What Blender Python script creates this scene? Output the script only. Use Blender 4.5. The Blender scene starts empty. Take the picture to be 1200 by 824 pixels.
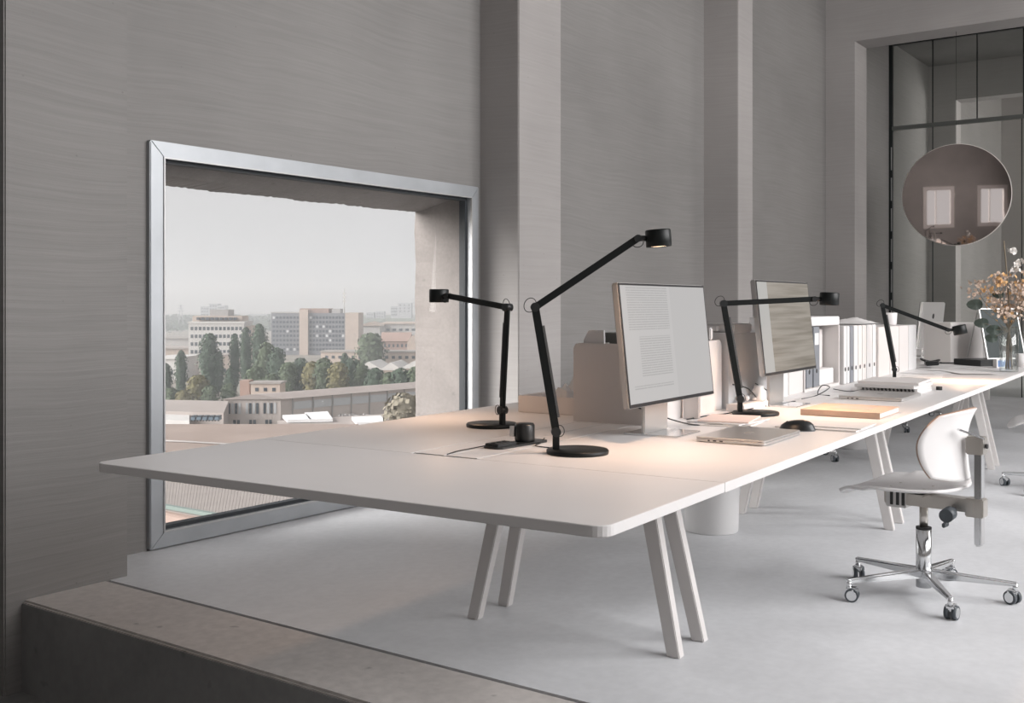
import bpy, bmesh, math, random
from mathutils import Vector, Matrix, noise
R = math.radians
sc = bpy.context.scene
COL = sc.collection
random.seed(7)

# ---------------------------------------------------------------- camera, light, exposure
EYE = Vector((-3.03, -4.29, 1.14))
cam_d = bpy.data.cameras.new('camera')
cam = bpy.data.objects.new('camera', cam_d); COL.objects.link(cam)
cam.location = EYE
cam.rotation_euler = (R(90), 0, R(-54))
cam_d.sensor_width = 36; cam_d.lens = 37.8
cam_d.shift_y = -55/1200
cam_d.clip_end = 6000
sc.camera = cam

world = bpy.data.worlds.new('hazy_sky'); sc.world = world
world.use_nodes = True
wn = world.node_tree; wn.nodes.clear()
def _sky():
    N, L = wn.nodes, wn.links
    tc = N.new('ShaderNodeTexCoord')
    sep = N.new('ShaderNodeSeparateXYZ'); L.new(tc.outputs['Generated'], sep.inputs[0])
    ramp = N.new('ShaderNodeValToRGB')
    e = ramp.color_ramp.elements
    e[0].position = 0.0; e[0].color = (.655, .662, .68, 1)
    e[1].position = 0.55; e[1].color = (.61, .60, .612, 1)
    x = e.new(.10); x.color = (.65, .64, .648, 1)
    L.new(sep.outputs['Z'], ramp.inputs[0])
    mp = N.new('ShaderNodeMapping'); mp.inputs['Scale'].default_value = (2.2, 2.2, 12)
    L.new(tc.outputs['Generated'], mp.inputs[0])
    nz = N.new('ShaderNodeTexNoise'); nz.inputs['Scale'].default_value = 3; nz.inputs['Detail'].default_value = 4
    L.new(mp.outputs[0], nz.inputs['Vector'])
    cr = N.new('ShaderNodeValToRGB')
    cr.color_ramp.elements[0].position = .56; cr.color_ramp.elements[0].color = (0, 0, 0, 1)
    cr.color_ramp.elements[1].position = .72; cr.color_ramp.elements[1].color = (.3, .3, .3, 1)
    L.new(nz.outputs['Fac'], cr.inputs[0])
    mx = N.new('ShaderNodeMixRGB'); mx.inputs['Color2'].default_value = (.68, .66, .65, 1)
    L.new(cr.outputs[0], mx.inputs['Fac']); L.new(ramp.outputs[0], mx.inputs['Color1'])
    bg = N.new('ShaderNodeBackground'); bg.inputs['Strength'].default_value = .90
    L.new(mx.outputs[0], bg.inputs['Color'])
    out = N.new('ShaderNodeOutputWorld'); L.new(bg.outputs[0], out.inputs['Surface'])
_sky()

def light_area(name, loc, aim, sx, sy, power, color, parent=None):
    d = bpy.data.lights.new(name, 'AREA'); d.shape = 'RECTANGLE'
    d.size = sx; d.size_y = sy; d.energy = power; d.color = color
    o = bpy.data.objects.new(name, d); COL.objects.link(o)
    o.location = loc
    o.rotation_euler = Vector(aim).to_track_quat('-Z', 'Y').to_euler()
    if parent: o.parent = parent
    return o

sun_d = bpy.data.lights.new('sun', 'SUN'); sun_d.energy = 8.0; sun_d.angle = R(50); sun_d.color = (1, .97, .95)
sun = bpy.data.objects.new('sun', sun_d); COL.objects.link(sun)
sun.rotation_euler = Vector((.78, -.50, -.34)).to_track_quat('-Z', 'Y').to_euler()   # hazy sun high on the left, spread wide by the overcast

# daylight coming in through the windows of the wall opposite (all outside the frame)
ROOM_W = 8.2
OPP = [(-2.6, 1.6, 22), (.9, 3.0, 265), (4.0, 2.8, 250)]      # x of the window, width, power
for k, (x, w, p) in enumerate(OPP):
    light_area('daylight_area', (x, -ROOM_W + .16, 3.3), (0, 1, -.28), w, 3.4, p, (1.0, .985, .985))

sc.view_settings.view_transform = 'Standard'
sc.view_settings.look = 'None'
sc.view_settings.gamma = 1
sc.view_settings.use_curve_mapping = False
sc.view_settings.exposure = .2

# ---------------------------------------------------------------- coordinates
# world: X along the window wall, Y out through it, Z up; the window wall is Y = 0 and the room is Y < 0
TA = R(3.2)
TO = Vector((-1.37, -3.29, 0))
def W(a, i, z=0.0):              # bench coordinates: a along its length, i across it
    return Vector((TO.x + a*math.cos(TA) - i*math.sin(TA), TO.y + a*math.sin(TA) + i*math.cos(TA), z))
F36 = R(36)
def C(x, d, z=0.0):              # a place x metres to the right and d metres ahead of the tripod
    return Vector((EYE.x + d*math.cos(F36) + x*math.sin(F36), EYE.y + d*math.sin(F36) - x*math.cos(F36), z))
def at(px, py, d):               # a place seen in the photograph at a given distance
    return C((px-600)/1260*d, d, EYE.z - (py-357)/1260*d)

# ---------------------------------------------------------------- materials
MATS = {}
def mat(name, color, rough=.5, metal=0.0, spec=.5, noise_amt=0.0, noise_scale=20.0, bump=0.0, stretch=(1,1,1), color2=None, coat=0, detail=5):
    if name in MATS: return MATS[name]
    m = bpy.data.materials.new(name); m.use_nodes = True
    nt = m.node_tree; N, L = nt.nodes, nt.links
    b = N['Principled BSDF']
    b.inputs['Base Color'].default_value = (*color, 1)
    b.inputs['Roughness'].default_value = rough
    b.inputs['Metallic'].default_value = metal
    b.inputs['Specular IOR Level'].default_value = spec
    b.inputs['Coat Weight'].default_value = coat
    if noise_amt or bump or color2:
        tc = N.new('ShaderNodeTexCoord')
        mp = N.new('ShaderNodeMapping'); mp.inputs['Scale'].default_value = stretch
        L.new(tc.outputs['Object'], mp.inputs[0])
        nz = N.new('ShaderNodeTexNoise'); nz.inputs['Scale'].default_value = noise_scale; nz.inputs['Detail'].default_value = detail
        L.new(mp.outputs[0], nz.inputs['Vector'])
        if noise_amt or color2:
            c2 = color2 or tuple(max(0, c*(1-noise_amt)) for c in color)
            mx = N.new('ShaderNodeMixRGB')
            mx.inputs['Color1'].default_value = (*color, 1); mx.inputs['Color2'].default_value = (*c2, 1)
            cr = N.new('ShaderNodeMapRange'); cr.inputs['From Min'].default_value = .3; cr.inputs['From Max'].default_value = .7
            L.new(nz.outputs['Fac'], cr.inputs[0]); L.new(cr.outputs[0], mx.inputs['Fac'])
            L.new(mx.outputs[0], b.inputs['Base Color'])
        if bump:
            bp = N.new('ShaderNodeBump'); bp.inputs['Strength'].default_value = bump; bp.inputs['Distance'].default_value = .01
            L.new(nz.outputs['Fac'], bp.inputs['Height']); L.new(bp.outputs[0], b.inputs['Normal'])
    MATS[name] = m
    return m

def concrete_wall(name, base, streak=.10, bump=.25):
    """Trowelled concrete: long wavy horizontal strokes over slow cloudy blotches."""
    m = bpy.data.materials.new(name); m.use_nodes = True
    N, L = m.node_tree.nodes, m.node_tree.links
    b = N['Principled BSDF']; b.inputs['Roughness'].default_value = .62; b.inputs['Specular IOR Level'].default_value = .35
    tc = N.new('ShaderNodeTexCoord')
    # slow warp so that the strokes waver
    wz = N.new('ShaderNodeTexNoise'); wz.inputs['Scale'].default_value = .8; wz.inputs['Detail'].default_value = 2
    L.new(tc.outputs['Object'], wz.inputs['Vector'])
    wm = N.new('ShaderNodeVectorMath'); wm.operation = 'SCALE'; wm.inputs['Scale'].default_value = .16
    L.new(wz.outputs['Color'], wm.inputs[0])
    ad = N.new('ShaderNodeVectorMath'); ad.operation = 'ADD'
    L.new(tc.outputs['Object'], ad.inputs[0]); L.new(wm.outputs[0], ad.inputs[1])
    mp = N.new('ShaderNodeMapping'); mp.inputs['Scale'].default_value = (.7, .7, 30)
    L.new(ad.outputs[0], mp.inputs[0])
    n1 = N.new('ShaderNodeTexNoise'); n1.inputs['Scale'].default_value = 2.2; n1.inputs['Detail'].default_value = 7; n1.inputs['Roughness'].default_value = .62
    L.new(mp.outputs[0], n1.inputs['Vector'])
    n2 = N.new('ShaderNodeTexNoise'); n2.inputs['Scale'].default_value = .55; n2.inputs['Detail'].default_value = 4
    L.new(tc.outputs['Object'], n2.inputs['Vector'])
    vo = N.new('ShaderNodeTexVoronoi'); vo.inputs['Scale'].default_value = 9; vo.feature = 'F1'
    L.new(ad.outputs[0], vo.inputs['Vector'])
    pit = N.new('ShaderNodeMapRange'); pit.inputs['From Min'].default_value = .02; pit.inputs['From Max'].default_value = .05
    L.new(vo.outputs['Distance'], pit.inputs[0])
    def rng(src, lo, hi, a, c):
        r = N.new('ShaderNodeMapRange'); r.inputs['From Min'].default_value = lo; r.inputs['From Max'].default_value = hi
        r.inputs['To Min'].default_value = a; r.inputs['To Max'].default_value = c
        L.new(src, r.inputs[0]); return r.outputs[0]
    s1 = rng(n1.outputs['Fac'], .32, .68, 1-streak, 1+streak)
    s2 = rng(n2.outputs['Fac'], .3, .7, .86, 1.12)
    s3 = rng(pit.outputs[0], 0, 1, .8, 1)
    m1 = N.new('ShaderNodeMath'); m1.operation = 'MULTIPLY'; L.new(s1, m1.inputs[0]); L.new(s2, m1.inputs[1])
    m2 = N.new('ShaderNodeMath'); m2.operation = 'MULTIPLY'; L.new(m1.outputs[0], m2.inputs[0]); L.new(s3, m2.inputs[1])
    cm = N.new('ShaderNodeVectorMath'); cm.operation = 'SCALE'; cm.inputs[0].default_value = base
    L.new(m2.outputs[0], cm.inputs['Scale']); L.new(cm.outputs[0], b.inputs['Base Color'])
    bp = N.new('ShaderNodeBump'); bp.inputs['Strength'].default_value = bump; bp.inputs['Distance'].default_value = .01
    L.new(n1.outputs['Fac'], bp.inputs['Height']); L.new(bp.outputs[0], b.inputs['Normal'])
    MATS[name] = m
    return m

def concrete_floor(name, base, rough=.42, blot=.10, pits=0.0, scale=1.0):
    m = bpy.data.materials.new(name); m.use_nodes = True
    N, L = m.node_tree.nodes, m.node_tree.links
    b = N['Principled BSDF']; b.inputs['Specular IOR Level'].default_value = .4
    tc = N.new('ShaderNodeTexCoord')
    n1 = N.new('ShaderNodeTexNoise'); n1.inputs['Scale'].default_value = 1.3*scale; n1.inputs['Detail'].default_value = 8; n1.inputs['Distortion'].default_value = .9
    L.new(tc.outputs['Object'], n1.inputs['Vector'])
    n2 = N.new('ShaderNodeTexNoise'); n2.inputs['Scale'].default_value = 26*scale; n2.inputs['Detail'].default_value = 5
    L.new(tc.outputs['Object'], n2.inputs['Vector'])
    def rng(src, lo, hi, a, c):
        r = N.new('ShaderNodeMapRange'); r.inputs['From Min'].default_value = lo; r.inputs['From Max'].default_value = hi
        r.inputs['To Min'].default_value = a; r.inputs['To Max'].default_value = c
        L.new(src, r.inputs[0]); return r.outputs[0]
    s = rng(n1.outputs['Fac'], .3, .7, 1-blot, 1+blot)
    s2 = rng(n2.outputs['Fac'], .35, .65, 1-.03-pits*.2, 1+.03)
    mm = N.new('ShaderNodeMath'); mm.operation = 'MULTIPLY'; L.new(s, mm.inputs[0]); L.new(s2, mm.inputs[1])
    last = mm.outputs[0]
    hgt = n2.outputs['Fac']
    if pits:
        mp = N.new('ShaderNodeMapping'); mp.inputs['Scale'].default_value = (1, 1, 1)
        wz = N.new('ShaderNodeTexNoise'); wz.inputs['Scale'].default_value = 9; L.new(tc.outputs['Object'], wz.inputs['Vector'])
        av = N.new('ShaderNodeVectorMath'); av.operation = 'MULTIPLY_ADD'; av.inputs[1].default_value = (.12, .12, .12)
        L.new(wz.outputs['Color'], av.inputs[0]); L.new(tc.outputs['Object'], av.inputs[2])
        vo = N.new('ShaderNodeTexVoronoi'); vo.inputs['Scale'].default_value = 7; L.new(av.outputs[0], vo.inputs['Vector'])
        pr = rng(vo.outputs['Distance'], .05, .12, 1-pits, 1)
        m3 = N.new('ShaderNodeMath'); m3.operation = 'MULTIPLY'; L.new(last, m3.inputs[0]); L.new(pr, m3.inputs[1]); last = m3.outputs[0]
    cm = N.new('ShaderNodeVectorMath'); cm.operation = 'SCALE'; cm.inputs[0].default_value = base
    L.new(last, cm.inputs['Scale']); L.new(cm.outputs[0], b.inputs['Base Color'])
    rr = rng(n1.outputs['Fac'], .3, .7, rough-.06, rough+.1); L.new(rr, b.inputs['Roughness'])
    bp = N.new('ShaderNodeBump'); bp.inputs['Strength'].default_value = .05+pits*.5; bp.inputs['Distance'].default_value = .01
    L.new(last if pits else hgt, bp.inputs['Height']); L.new(bp.outputs[0], b.inputs['Normal'])
    MATS[name] = m
    return m

def glass_mat(name, tint=(1, 1, 1), refl=.05):
    m = bpy.data.materials.new(name); m.use_nodes = True
    N, L = m.node_tree.nodes, m.node_tree.links; N.clear()
    t = N.new('ShaderNodeBsdfTransparent'); t.inputs[0].default_value = (*tint, 1)
    g = N.new('ShaderNodeBsdfGlossy'); g.inputs['Roughness'].default_value = .02
    lw = N.new('ShaderNodeLayerWeight'); lw.inputs['Blend'].default_value = .5
    pw = N.new('ShaderNodeMath'); pw.operation = 'POWER'; pw.inputs[1].default_value = 5; L.new(lw.outputs['Facing'], pw.inputs[0])
    mu = N.new('ShaderNodeMath'); mu.operation = 'MULTIPLY_ADD'; mu.inputs[1].default_value = .5; mu.inputs[2].default_value = refl
    L.new(pw.outputs[0], mu.inputs[0])
    mu.use_clamp = True
    mx = N.new('ShaderNodeMixShader'); L.new(mu.outputs[0], mx.inputs[0]); L.new(t.outputs[0], mx.inputs[1]); L.new(g.outputs[0], mx.inputs[2])
    o = N.new('ShaderNodeOutputMaterial'); L.new(mx.outputs[0], o.inputs[0])
    MATS[name] = m
    return m

def emit_mat(name, color, strength):
    m = bpy.data.materials.new(name); m.use_nodes = True
    b = m.node_tree.nodes['Principled BSDF']
    b.inputs['Base Color'].default_value = (*color, 1)
    b.inputs['Emission Color'].default_value = (*color, 1); b.inputs['Emission Strength'].default_value = strength
    MATS[name] = m
    return m

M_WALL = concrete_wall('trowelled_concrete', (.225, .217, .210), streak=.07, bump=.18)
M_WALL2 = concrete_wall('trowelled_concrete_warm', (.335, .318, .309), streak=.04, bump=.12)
M_PLASTER = concrete_wall('pale_plaster', (.40, .38, .37), streak=.04, bump=.1)
M_FLOOR = concrete_floor('screed_floor', (.64, .65, .668), rough=.45, blot=.10)
M_KERB = concrete_floor('rough_kerb_concrete', (.58, .545, .52), rough=.6, blot=.12, pits=.35)
M_RISER = concrete_floor('dark_riser_concrete', (.25, .25, .248), rough=.5, blot=.25, pits=.2)
M_OUTC = concrete_floor('raw_outer_concrete', (.27, .245, .232), rough=.85, blot=.12, pits=.18, scale=2)
M_ALU = mat('brushed_aluminium', (.46, .48, .50), .5, .8, noise_amt=.12, noise_scale=6, stretch=(1, 1, 1))
M_GLASS = glass_mat('window_glass', (.985, .99, .99), .02)
M_TOP = mat('white_laminate', (.73, .712, .706), .38, noise_amt=.03, noise_scale=3, spec=.45)
M_EDGE = mat('white_edge_band', (.74, .715, .70), .5)
M_LEG = mat('white_painted_leg', (.62, .595, .582), .45)
M_DARK = mat('dark_gap', (.03, .03, .03), .8)
M_BLACK = mat('black_powder_coat', (.006, .008, .008), .42, spec=.3, noise_amt=.2, noise_scale=200)
M_BLACK2 = mat('black_plastic', (.015, .017, .018), .35)
M_WHITE = mat('white_board', (.66, .625, .608), .5)
M_WHITE2 = mat('cool_white_board', (.66, .652, .652), .5)
M_PAPER = mat('paper', (.66, .645, .637), .8)
M_PINK = mat('pink_paper', (.74, .60, .55), .8)
M_SILVER = mat('silver_aluminium', (.62, .61, .60), .3, .75)
M_CHROME = mat('polished_aluminium', (.72, .73, .74), .16, 1.0)
M_BAREL = mat('bare_nickel', (.58, .55, .51), .32, .9)
M_GREYB = mat('grey_binder', (.20, .21, .23), .6)
M_BROWN = mat('kraft_cover', (.53, .39, .305), .7, noise_amt=.1, noise_scale=40)
M_RUB = mat('grey_rubber', (.06, .07, .08), .5)
M_PLY = mat('white_lacquered_ply', (.72, .706, .70), .35)
M_PLYEDGE = mat('ply_edge', (.42, .30, .24), .6)

# ---------------------------------------------------------------- mesh helpers
class MB:
    def __init__(s): s.v = []; s.f = []; s.sm = []
    def add(s, vs, fs, smooth=False):
        o = len(s.v); s.v += [tuple(v) for v in vs]
        for f in fs: s.f.append(tuple(o+k for k in f)); s.sm.append(smooth)
        return s
    def box(s, x0, x1, y0, y1, z0, z1):
        vs = [(x0,y0,z0),(x1,y0,z0),(x1,y1,z0),(x0,y1,z0),(x0,y0,z1),(x1,y0,z1),(x1,y1,z1),(x0,y1,z1)]
        return s.add(vs, [(3,2,1,0),(4,5,6,7),(0,1,5,4),(1,2,6,5),(2,3,7,6),(3,0,4,7)])
    def hexa(s, b, t):
        return s.add(list(b)+list(t), [(3,2,1,0),(4,5,6,7),(0,1,5,4),(1,2,6,5),(2,3,7,6),(3,0,4,7)])
    def bar(s, p, q, w, h, side=None):
        p, q = Vector(p), Vector(q); d = (q-p).normalized()
        x = Vector(side) if side is not None else (Vector((0,0,1)).cross(d) if abs(d.z) < .95 else Vector((1,0,0)).cross(d))
        x = (x - d*x.dot(d)).normalized(); y = d.cross(x)
        c = [(-w/2,-h/2),(w/2,-h/2),(w/2,h/2),(-w/2,h/2)]
        return s.hexa([p+x*a+y*b for a,b in c], [q+x*a+y*b for a,b in c])
    def cyl(s, p, q, r0, r1=None, n=20, smooth=True, caps=True):
        r1 = r0 if r1 is None else r1
        p, q = Vector(p), Vector(q); d = (q-p).normalized()
        x = Vector((0,0,1)).cross(d) if abs(d.z) < .95 else Vector((1,0,0)).cross(d)
        x.normalize(); y = d.cross(x)
        vs = []
        for c, r in ((p, r0), (q, r1)):
            for k in range(n):
                t = 2*math.pi*k/n; vs.append(c + (x*math.cos(t)+y*math.sin(t))*r)
        s.add(vs, [(k,(k+1)%n,n+(k+1)%n,n+k) for k in range(n)], smooth)
        if caps:
            o = len(s.v)-2*n
            s.f.append(tuple(o+k for k in reversed(range(n)))); s.sm.append(False)
            s.f.append(tuple(o+n+k for k in range(n))); s.sm.append(False)
        return s
    def lathe(s, prof, o=(0,0,0), n=32, smooth=True):
        o = Vector(o); vs = []
        for r, z in prof:
            for k in range(n):
                t = 2*math.pi*k/n; vs.append((o.x+r*math.cos(t), o.y+r*math.sin(t), o.z+z))
        fs = []
        for j in range(len(prof)-1):
            for k in range(n):
                fs.append((j*n+k, j*n+(k+1)%n, (j+1)*n+(k+1)%n, (j+1)*n+k))
        return s.add(vs, fs, smooth)
    def tube(s, pts, r, n=8):
        pts = [Vector(p) for p in pts]; vs = []; fs = []
        pr = None
        for j, p in enumerate(pts):
            d = (pts[min(j+1, len(pts)-1)] - pts[max(j-1, 0)]).normalized()
            if pr is None:
                x = Vector((0,0,1)).cross(d) if abs(d.z) < .9 else Vector((1,0,0)).cross(d)
            else:
                x = pr - d*pr.dot(d)
            x.normalize(); pr = x; y = d.cross(x)
            rr = r[j] if isinstance(r, (list, tuple)) else r
            for k in range(n):
                t = 2*math.pi*k/n; vs.append(p + (x*math.cos(t)+y*math.sin(t))*rr)
        for j in range(len(pts)-1):
            for k in range(n): fs.append((j*n+k, j*n+(k+1)%n, (j+1)*n+(k+1)%n, (j+1)*n+k))
        fs.append(tuple(reversed(range(n)))); fs.append(tuple((len(pts)-1)*n+k for k in range(n)))
        return s.add(vs, fs, True)
    def prism(s, outline, z0, z1):
        n = len(outline)
        vs = [(x,y,z0) for x,y in outline] + [(x,y,z1) for x,y in outline]
        return s.add(vs, [tuple(reversed(range(n))), tuple(n+k for k in range(n))] + [(k,(k+1)%n,n+(k+1)%n,n+k) for k in range(n)])
    def build(s, name, m, parent=None, bevel=0, seg=2, fix=False):
        me = bpy.data.meshes.new(name); me.from_pydata(s.v, [], s.f)
        me.polygons.foreach_set('use_smooth', s.sm)
        if bevel or fix:
            bm = bmesh.new(); bm.from_mesh(me)
            if fix: bmesh.ops.recalc_face_normals(bm, faces=bm.faces)
            if bevel:
                es = [e for e in bm.edges if len(e.link_faces) == 2 and e.calc_face_angle(0) > .6]
                bmesh.ops.bevel(bm, geom=es, offset=bevel, segments=seg, affect='EDGES', clamp_overlap=True)
            bm.to_mesh(me); bm.free()
        me.materials.append(m); me.update()
        o = bpy.data.objects.new(name, me); COL.objects.link(o)
        if parent: o.parent = parent
        return o

def spline(pts, n=8):
    pts = [Vector(p) for p in pts]; out = []
    for j in range(len(pts)-1):
        p0 = pts[max(j-1,0)]; p1 = pts[j]; p2 = pts[j+1]; p3 = pts[min(j+2,len(pts)-1)]
        for k in range(n):
            t = k/n
            out.append(.5*((2*p1)+(-p0+p2)*t+(2*p0-5*p1+4*p2-p3)*t*t+(-p0+3*p1-3*p2+p3)*t**3))
    out.append(pts[-1]); return out

def rrect(x0, x1, y0, y1, r, n=5, which=(1,1,1,1)):
    out = []
    for (cx, cy, a0, on) in ((x1-r, y1-r, 0, which[0]), (x0+r, y1-r, 90, which[1]), (x0+r, y0+r, 180, which[2]), (x1-r, y0+r, 270, which[3])):
        if on:
            for k in range(n+1):
                a = R(a0+90*k/n); out.append((cx+r*math.cos(a), cy+r*math.sin(a)))
        else:
            a = R(a0+45); out.append((cx+r*(1 if math.cos(a) > 0 else -1), cy+r*(1 if math.sin(a) > 0 else -1)))
    return out

def tag(o, label, cat, group=None, kind=None):
    o['label'] = label; o['category'] = cat
    if group: o['group'] = group
    if kind: o['kind'] = kind
    return o
def thing(name, label, cat, loc=(0,0,0), rz=0.0, group=None):
    o = bpy.data.objects.new(name, None); COL.objects.link(o)
    o.location = loc; o.rotation_euler = (0, 0, rz); o.empty_display_size = .1
    return tag(o, label, cat, group)
def struct(o, label=None, cat=None):
    o['kind'] = 'structure'
    if label: o['label'] = label
    if cat: o['category'] = cat
    return o
def copy_tree(o, parent=None):
    c = o.copy(); COL.objects.link(c); c.parent = parent
    for ch in list(o.children): copy_tree(ch, c)
    return c
def put(o, loc, rz=0.0):
    o.location = loc; o.rotation_euler = (0, 0, rz); return o

# ================================================================ THE ROOM
CEIL = 5.4
XE = 8.93                     # front of the end wall
LOW = -.35
# --- floors
struct(MB().box(-.41, 8.9, -ROOM_W, 0, -.2, 0).build('floor', M_FLOOR), 'pale grey screed floor of the raised platform', 'floor')
struct(MB().box(-.785, -.422, -ROOM_W, 0, LOW-.05, 0).build('trim_1', M_KERB, bevel=.008), 'rough pitted concrete kerb along the platform edge', 'kerb')
struct(MB().box(-.790, -.7851, -ROOM_W, 0, LOW-.02, -.012).build('trim_2', M_RISER), 'dark concrete riser under the platform kerb', 'step')
struct(MB().box(-.424, -.404, -ROOM_W, 0, -.25, -.015).build('trim_3', M_DARK), 'dark open joint between kerb and screed floor', 'joint')
struct(MB().box(-6.2, -.785, -ROOM_W, 0, LOW-.2, LOW).build('floor_lower', M_RISER), 'dark lower concrete floor in front of the platform', 'floor')
struct(MB().box(8.9, 18.2, -ROOM_W, 0, -.2, 0).build('floor_next_room', M_FLOOR), 'screed floor of the room beyond the opening', 'floor')
# --- window wall with its opening (X 0 .. 2.47, Z 0 .. 1.9)
WX0, WX1, WZ = 0.0, 2.471, 1.9
wl = MB()
wl.box(-6.2, WX0, 0, .45, LOW-.2, CEIL); wl.box(WX1, 18.2, 0, .45, -.2, CEIL); wl.box(WX0, WX1, 0, .45, WZ, CEIL)
wl.box(WX0, WX1, 0, .45, -.2, .004)
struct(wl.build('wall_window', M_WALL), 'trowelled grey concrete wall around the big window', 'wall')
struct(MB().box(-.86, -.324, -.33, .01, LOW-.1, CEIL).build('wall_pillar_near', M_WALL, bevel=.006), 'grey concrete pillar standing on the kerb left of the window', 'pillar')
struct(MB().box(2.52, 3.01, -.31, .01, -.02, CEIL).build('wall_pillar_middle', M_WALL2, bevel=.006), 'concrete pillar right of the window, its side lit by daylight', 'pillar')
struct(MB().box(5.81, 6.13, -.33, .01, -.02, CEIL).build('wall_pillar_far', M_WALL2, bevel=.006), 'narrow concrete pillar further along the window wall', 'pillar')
# --- end wall with a tall opening
ew = MB()
ew.box(XE, XE+.41, -.33, .01, -.02, CEIL); ew.box(XE, XE+.41, -6.4, -.33, 4.08, CEIL); ew.box(XE, XE+.41, -ROOM_W, -6.4, -.02, CEIL)
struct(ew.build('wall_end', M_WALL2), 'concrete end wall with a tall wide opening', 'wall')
e2 = MB()
e2.box(13.2, 13.5, -.37, .01, -.02, CEIL); e2.box(13.2, 13.5, -2.6, -.37, 4.08, CEIL); e2.box(13.2, 13.5, -3.6, -2.6, -.02, CEIL)
e2.box(13.2, 13.5, -ROOM_W, -3.6, -.02, CEIL)
struct(e2.build('wall_second', M_WALL2), 'second concrete cross wall seen through the glass partition', 'wall')
e3 = MB()
e3.box(18.0, 18.3, -1.3, .01, -.02, CEIL); e3.box(18.0, 18.3, -ROOM_W, -1.3, 3.4, CEIL); e3.box(18.0, 18.3, -ROOM_W, -1.3, -.02, 1.2); e3.box(18.0, 18.3, -ROOM_W, -4, 1.2, 3.4)
struct(e3.build('wall_third', M_WALL2), 'farthest concrete wall with a bright window opening', 'wall')
# --- opposite wall with window openings, rear wall, ceiling (outside the frame)
ow = MB(); xs = sorted(OPP); cur = -6.2
for x, w, p in xs:
    ow.box(cur, x-w/2, -ROOM_W-.3, -ROOM_W, LOW-.1, CEIL); cur = x+w/2
    ow.box(x-w/2, x+w/2, -ROOM_W-.3, -ROOM_W, 5.1, CEIL); ow.box(x-w/2, x+w/2, -ROOM_W-.3, -ROOM_W, LOW-.1, 1.5)
ow.box(cur, 18.2, -ROOM_W-.3, -ROOM_W, LOW-.1, CEIL)
struct(ow.build('wall_opposite', M_PLASTER), 'concrete wall opposite with three windows', 'wall')
rw = MB(); cur = -ROOM_W-.3; RW = ((-7.1, 1.35), (-4.25, 1.35))
for y, w in RW:
    rw.box(-6.5, -6.2, cur, y-w/2, LOW-.1, CEIL); cur = y+w/2
    rw.box(-6.5, -6.2, y-w/2, y+w/2, LOW-.1, .95); rw.box(-6.5, -6.2, y-w/2, y+w/2, 2.95 if w < 1.5 else 3.7, CEIL)
rw.box(-6.5, -6.2, cur, .45, LOW-.1, CEIL)
struct(rw.build('wall_rear', M_WALL2), 'concrete wall behind the viewer', 'wall')
for k, (y, w) in enumerate(RW):
    fr = MB(); x0, x1 = -6.3, -6.17
    zb, zt = .95, (2.95 if w < 1.5 else 3.7)
    fr.box(x0, x1, y-w/2-.14, y+w/2+.14, zb-.14, zb+.06).box(x0, x1, y-w/2-.14, y+w/2+.14, zt-.06, zt+.14).box(x0, x1, y-w/2-.14, y-w/2+.06, zb+.06, zt-.06).box(x0, x1, y+w/2-.06, y+w/2+.14, zb+.06, zt-.06).box(x0, x1-.02, y+.12, y+.16, zb+.06, zt-.06)
    struct(fr.build('window_%d' % (k+5), M_WHITE), ('white framed rear window near the opposite wall', 'white framed rear window behind the viewer', 'tall white framed rear window near the pillar')[k], 'window')
struct(MB().box(-6.5, 18.3, -ROOM_W-.3, .45, CEIL, CEIL+.2).build('ceiling', M_PLASTER), 'flat concrete ceiling', 'ceiling')
for k, (x, w, p) in enumerate(xs):
    fr = MB(); y0 = -ROOM_W-.05; y1 = -ROOM_W+.06
    fr.box(x-w/2, x+w/2, y0, y1, 1.5, 1.58).box(x-w/2, x+w/2, y0, y1, 5.02, 5.1).box(x-w/2, x-w/2+.08, y0, y1, 1.58, 5.02).box(x+w/2-.08, x+w/2, y0, y1, 1.58, 5.02).box(x-.03, x+.03, y0, y1, 1.58, 5.02)
    struct(fr.build('window_%d' % (k+2), M_WHITE), 'white framed window in the opposite wall, number %d from the rear' % (k+1), 'window')
# --- the big window: aluminium frame, seal, glass
wroot = bpy.data.objects.new('window_1', None); COL.objects.link(wroot); wroot['kind'] = 'structure'
tag(wroot, 'wide low window with brushed aluminium frame overlooking the town', 'window')
f = .075
def mitred(x0, x1, z0, z1, w, y0, y1):
    """Four frame members with mitred ends, as four meshes."""
    o = [(x0,z0),(x1,z0),(x1,z1),(x0,z1)]; i = [(x0+w,z0+w),(x1-w,z0+w),(x1-w,z1-w),(x0+w,z1-w)]
    out = []
    for k in range(4):
        l = (k+1) % 4
        q = [o[k], o[l], i[l], i[k]]
        out.append(MB().hexa([(x,y0,z) for x,z in q], [(x,y1,z) for x,z in q]))
    return out
for mb in mitred(WX0, WX1, .006, WZ, f, -.028, .05): mb.build('frame_member', M_ALU, wroot, bevel=.004, fix=True)
M_SEAL = mat('dark_gasket', (.03, .035, .04), .6)
for mb in mitred(WX0+f, WX1-f, .006+f, WZ-f, .018, .012, .06): mb.build('gasket', M_SEAL, wroot, fix=True)
M_BEAD = mat('bright_aluminium_bead', (.5, .5, .5), .5, .8)
for mb in mitred(WX0+f-.004, WX1-f+.004, .006+f-.004, WZ-f+.004, .007, -.034, -.020): mb.build('glazing_bead', M_BEAD, wroot, fix=True)
MB().box(WX0+f+.012, WX1-f-.012, .034, .042, .02+f, WZ-f-.012).build('pane', M_GLASS, wroot)
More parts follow.
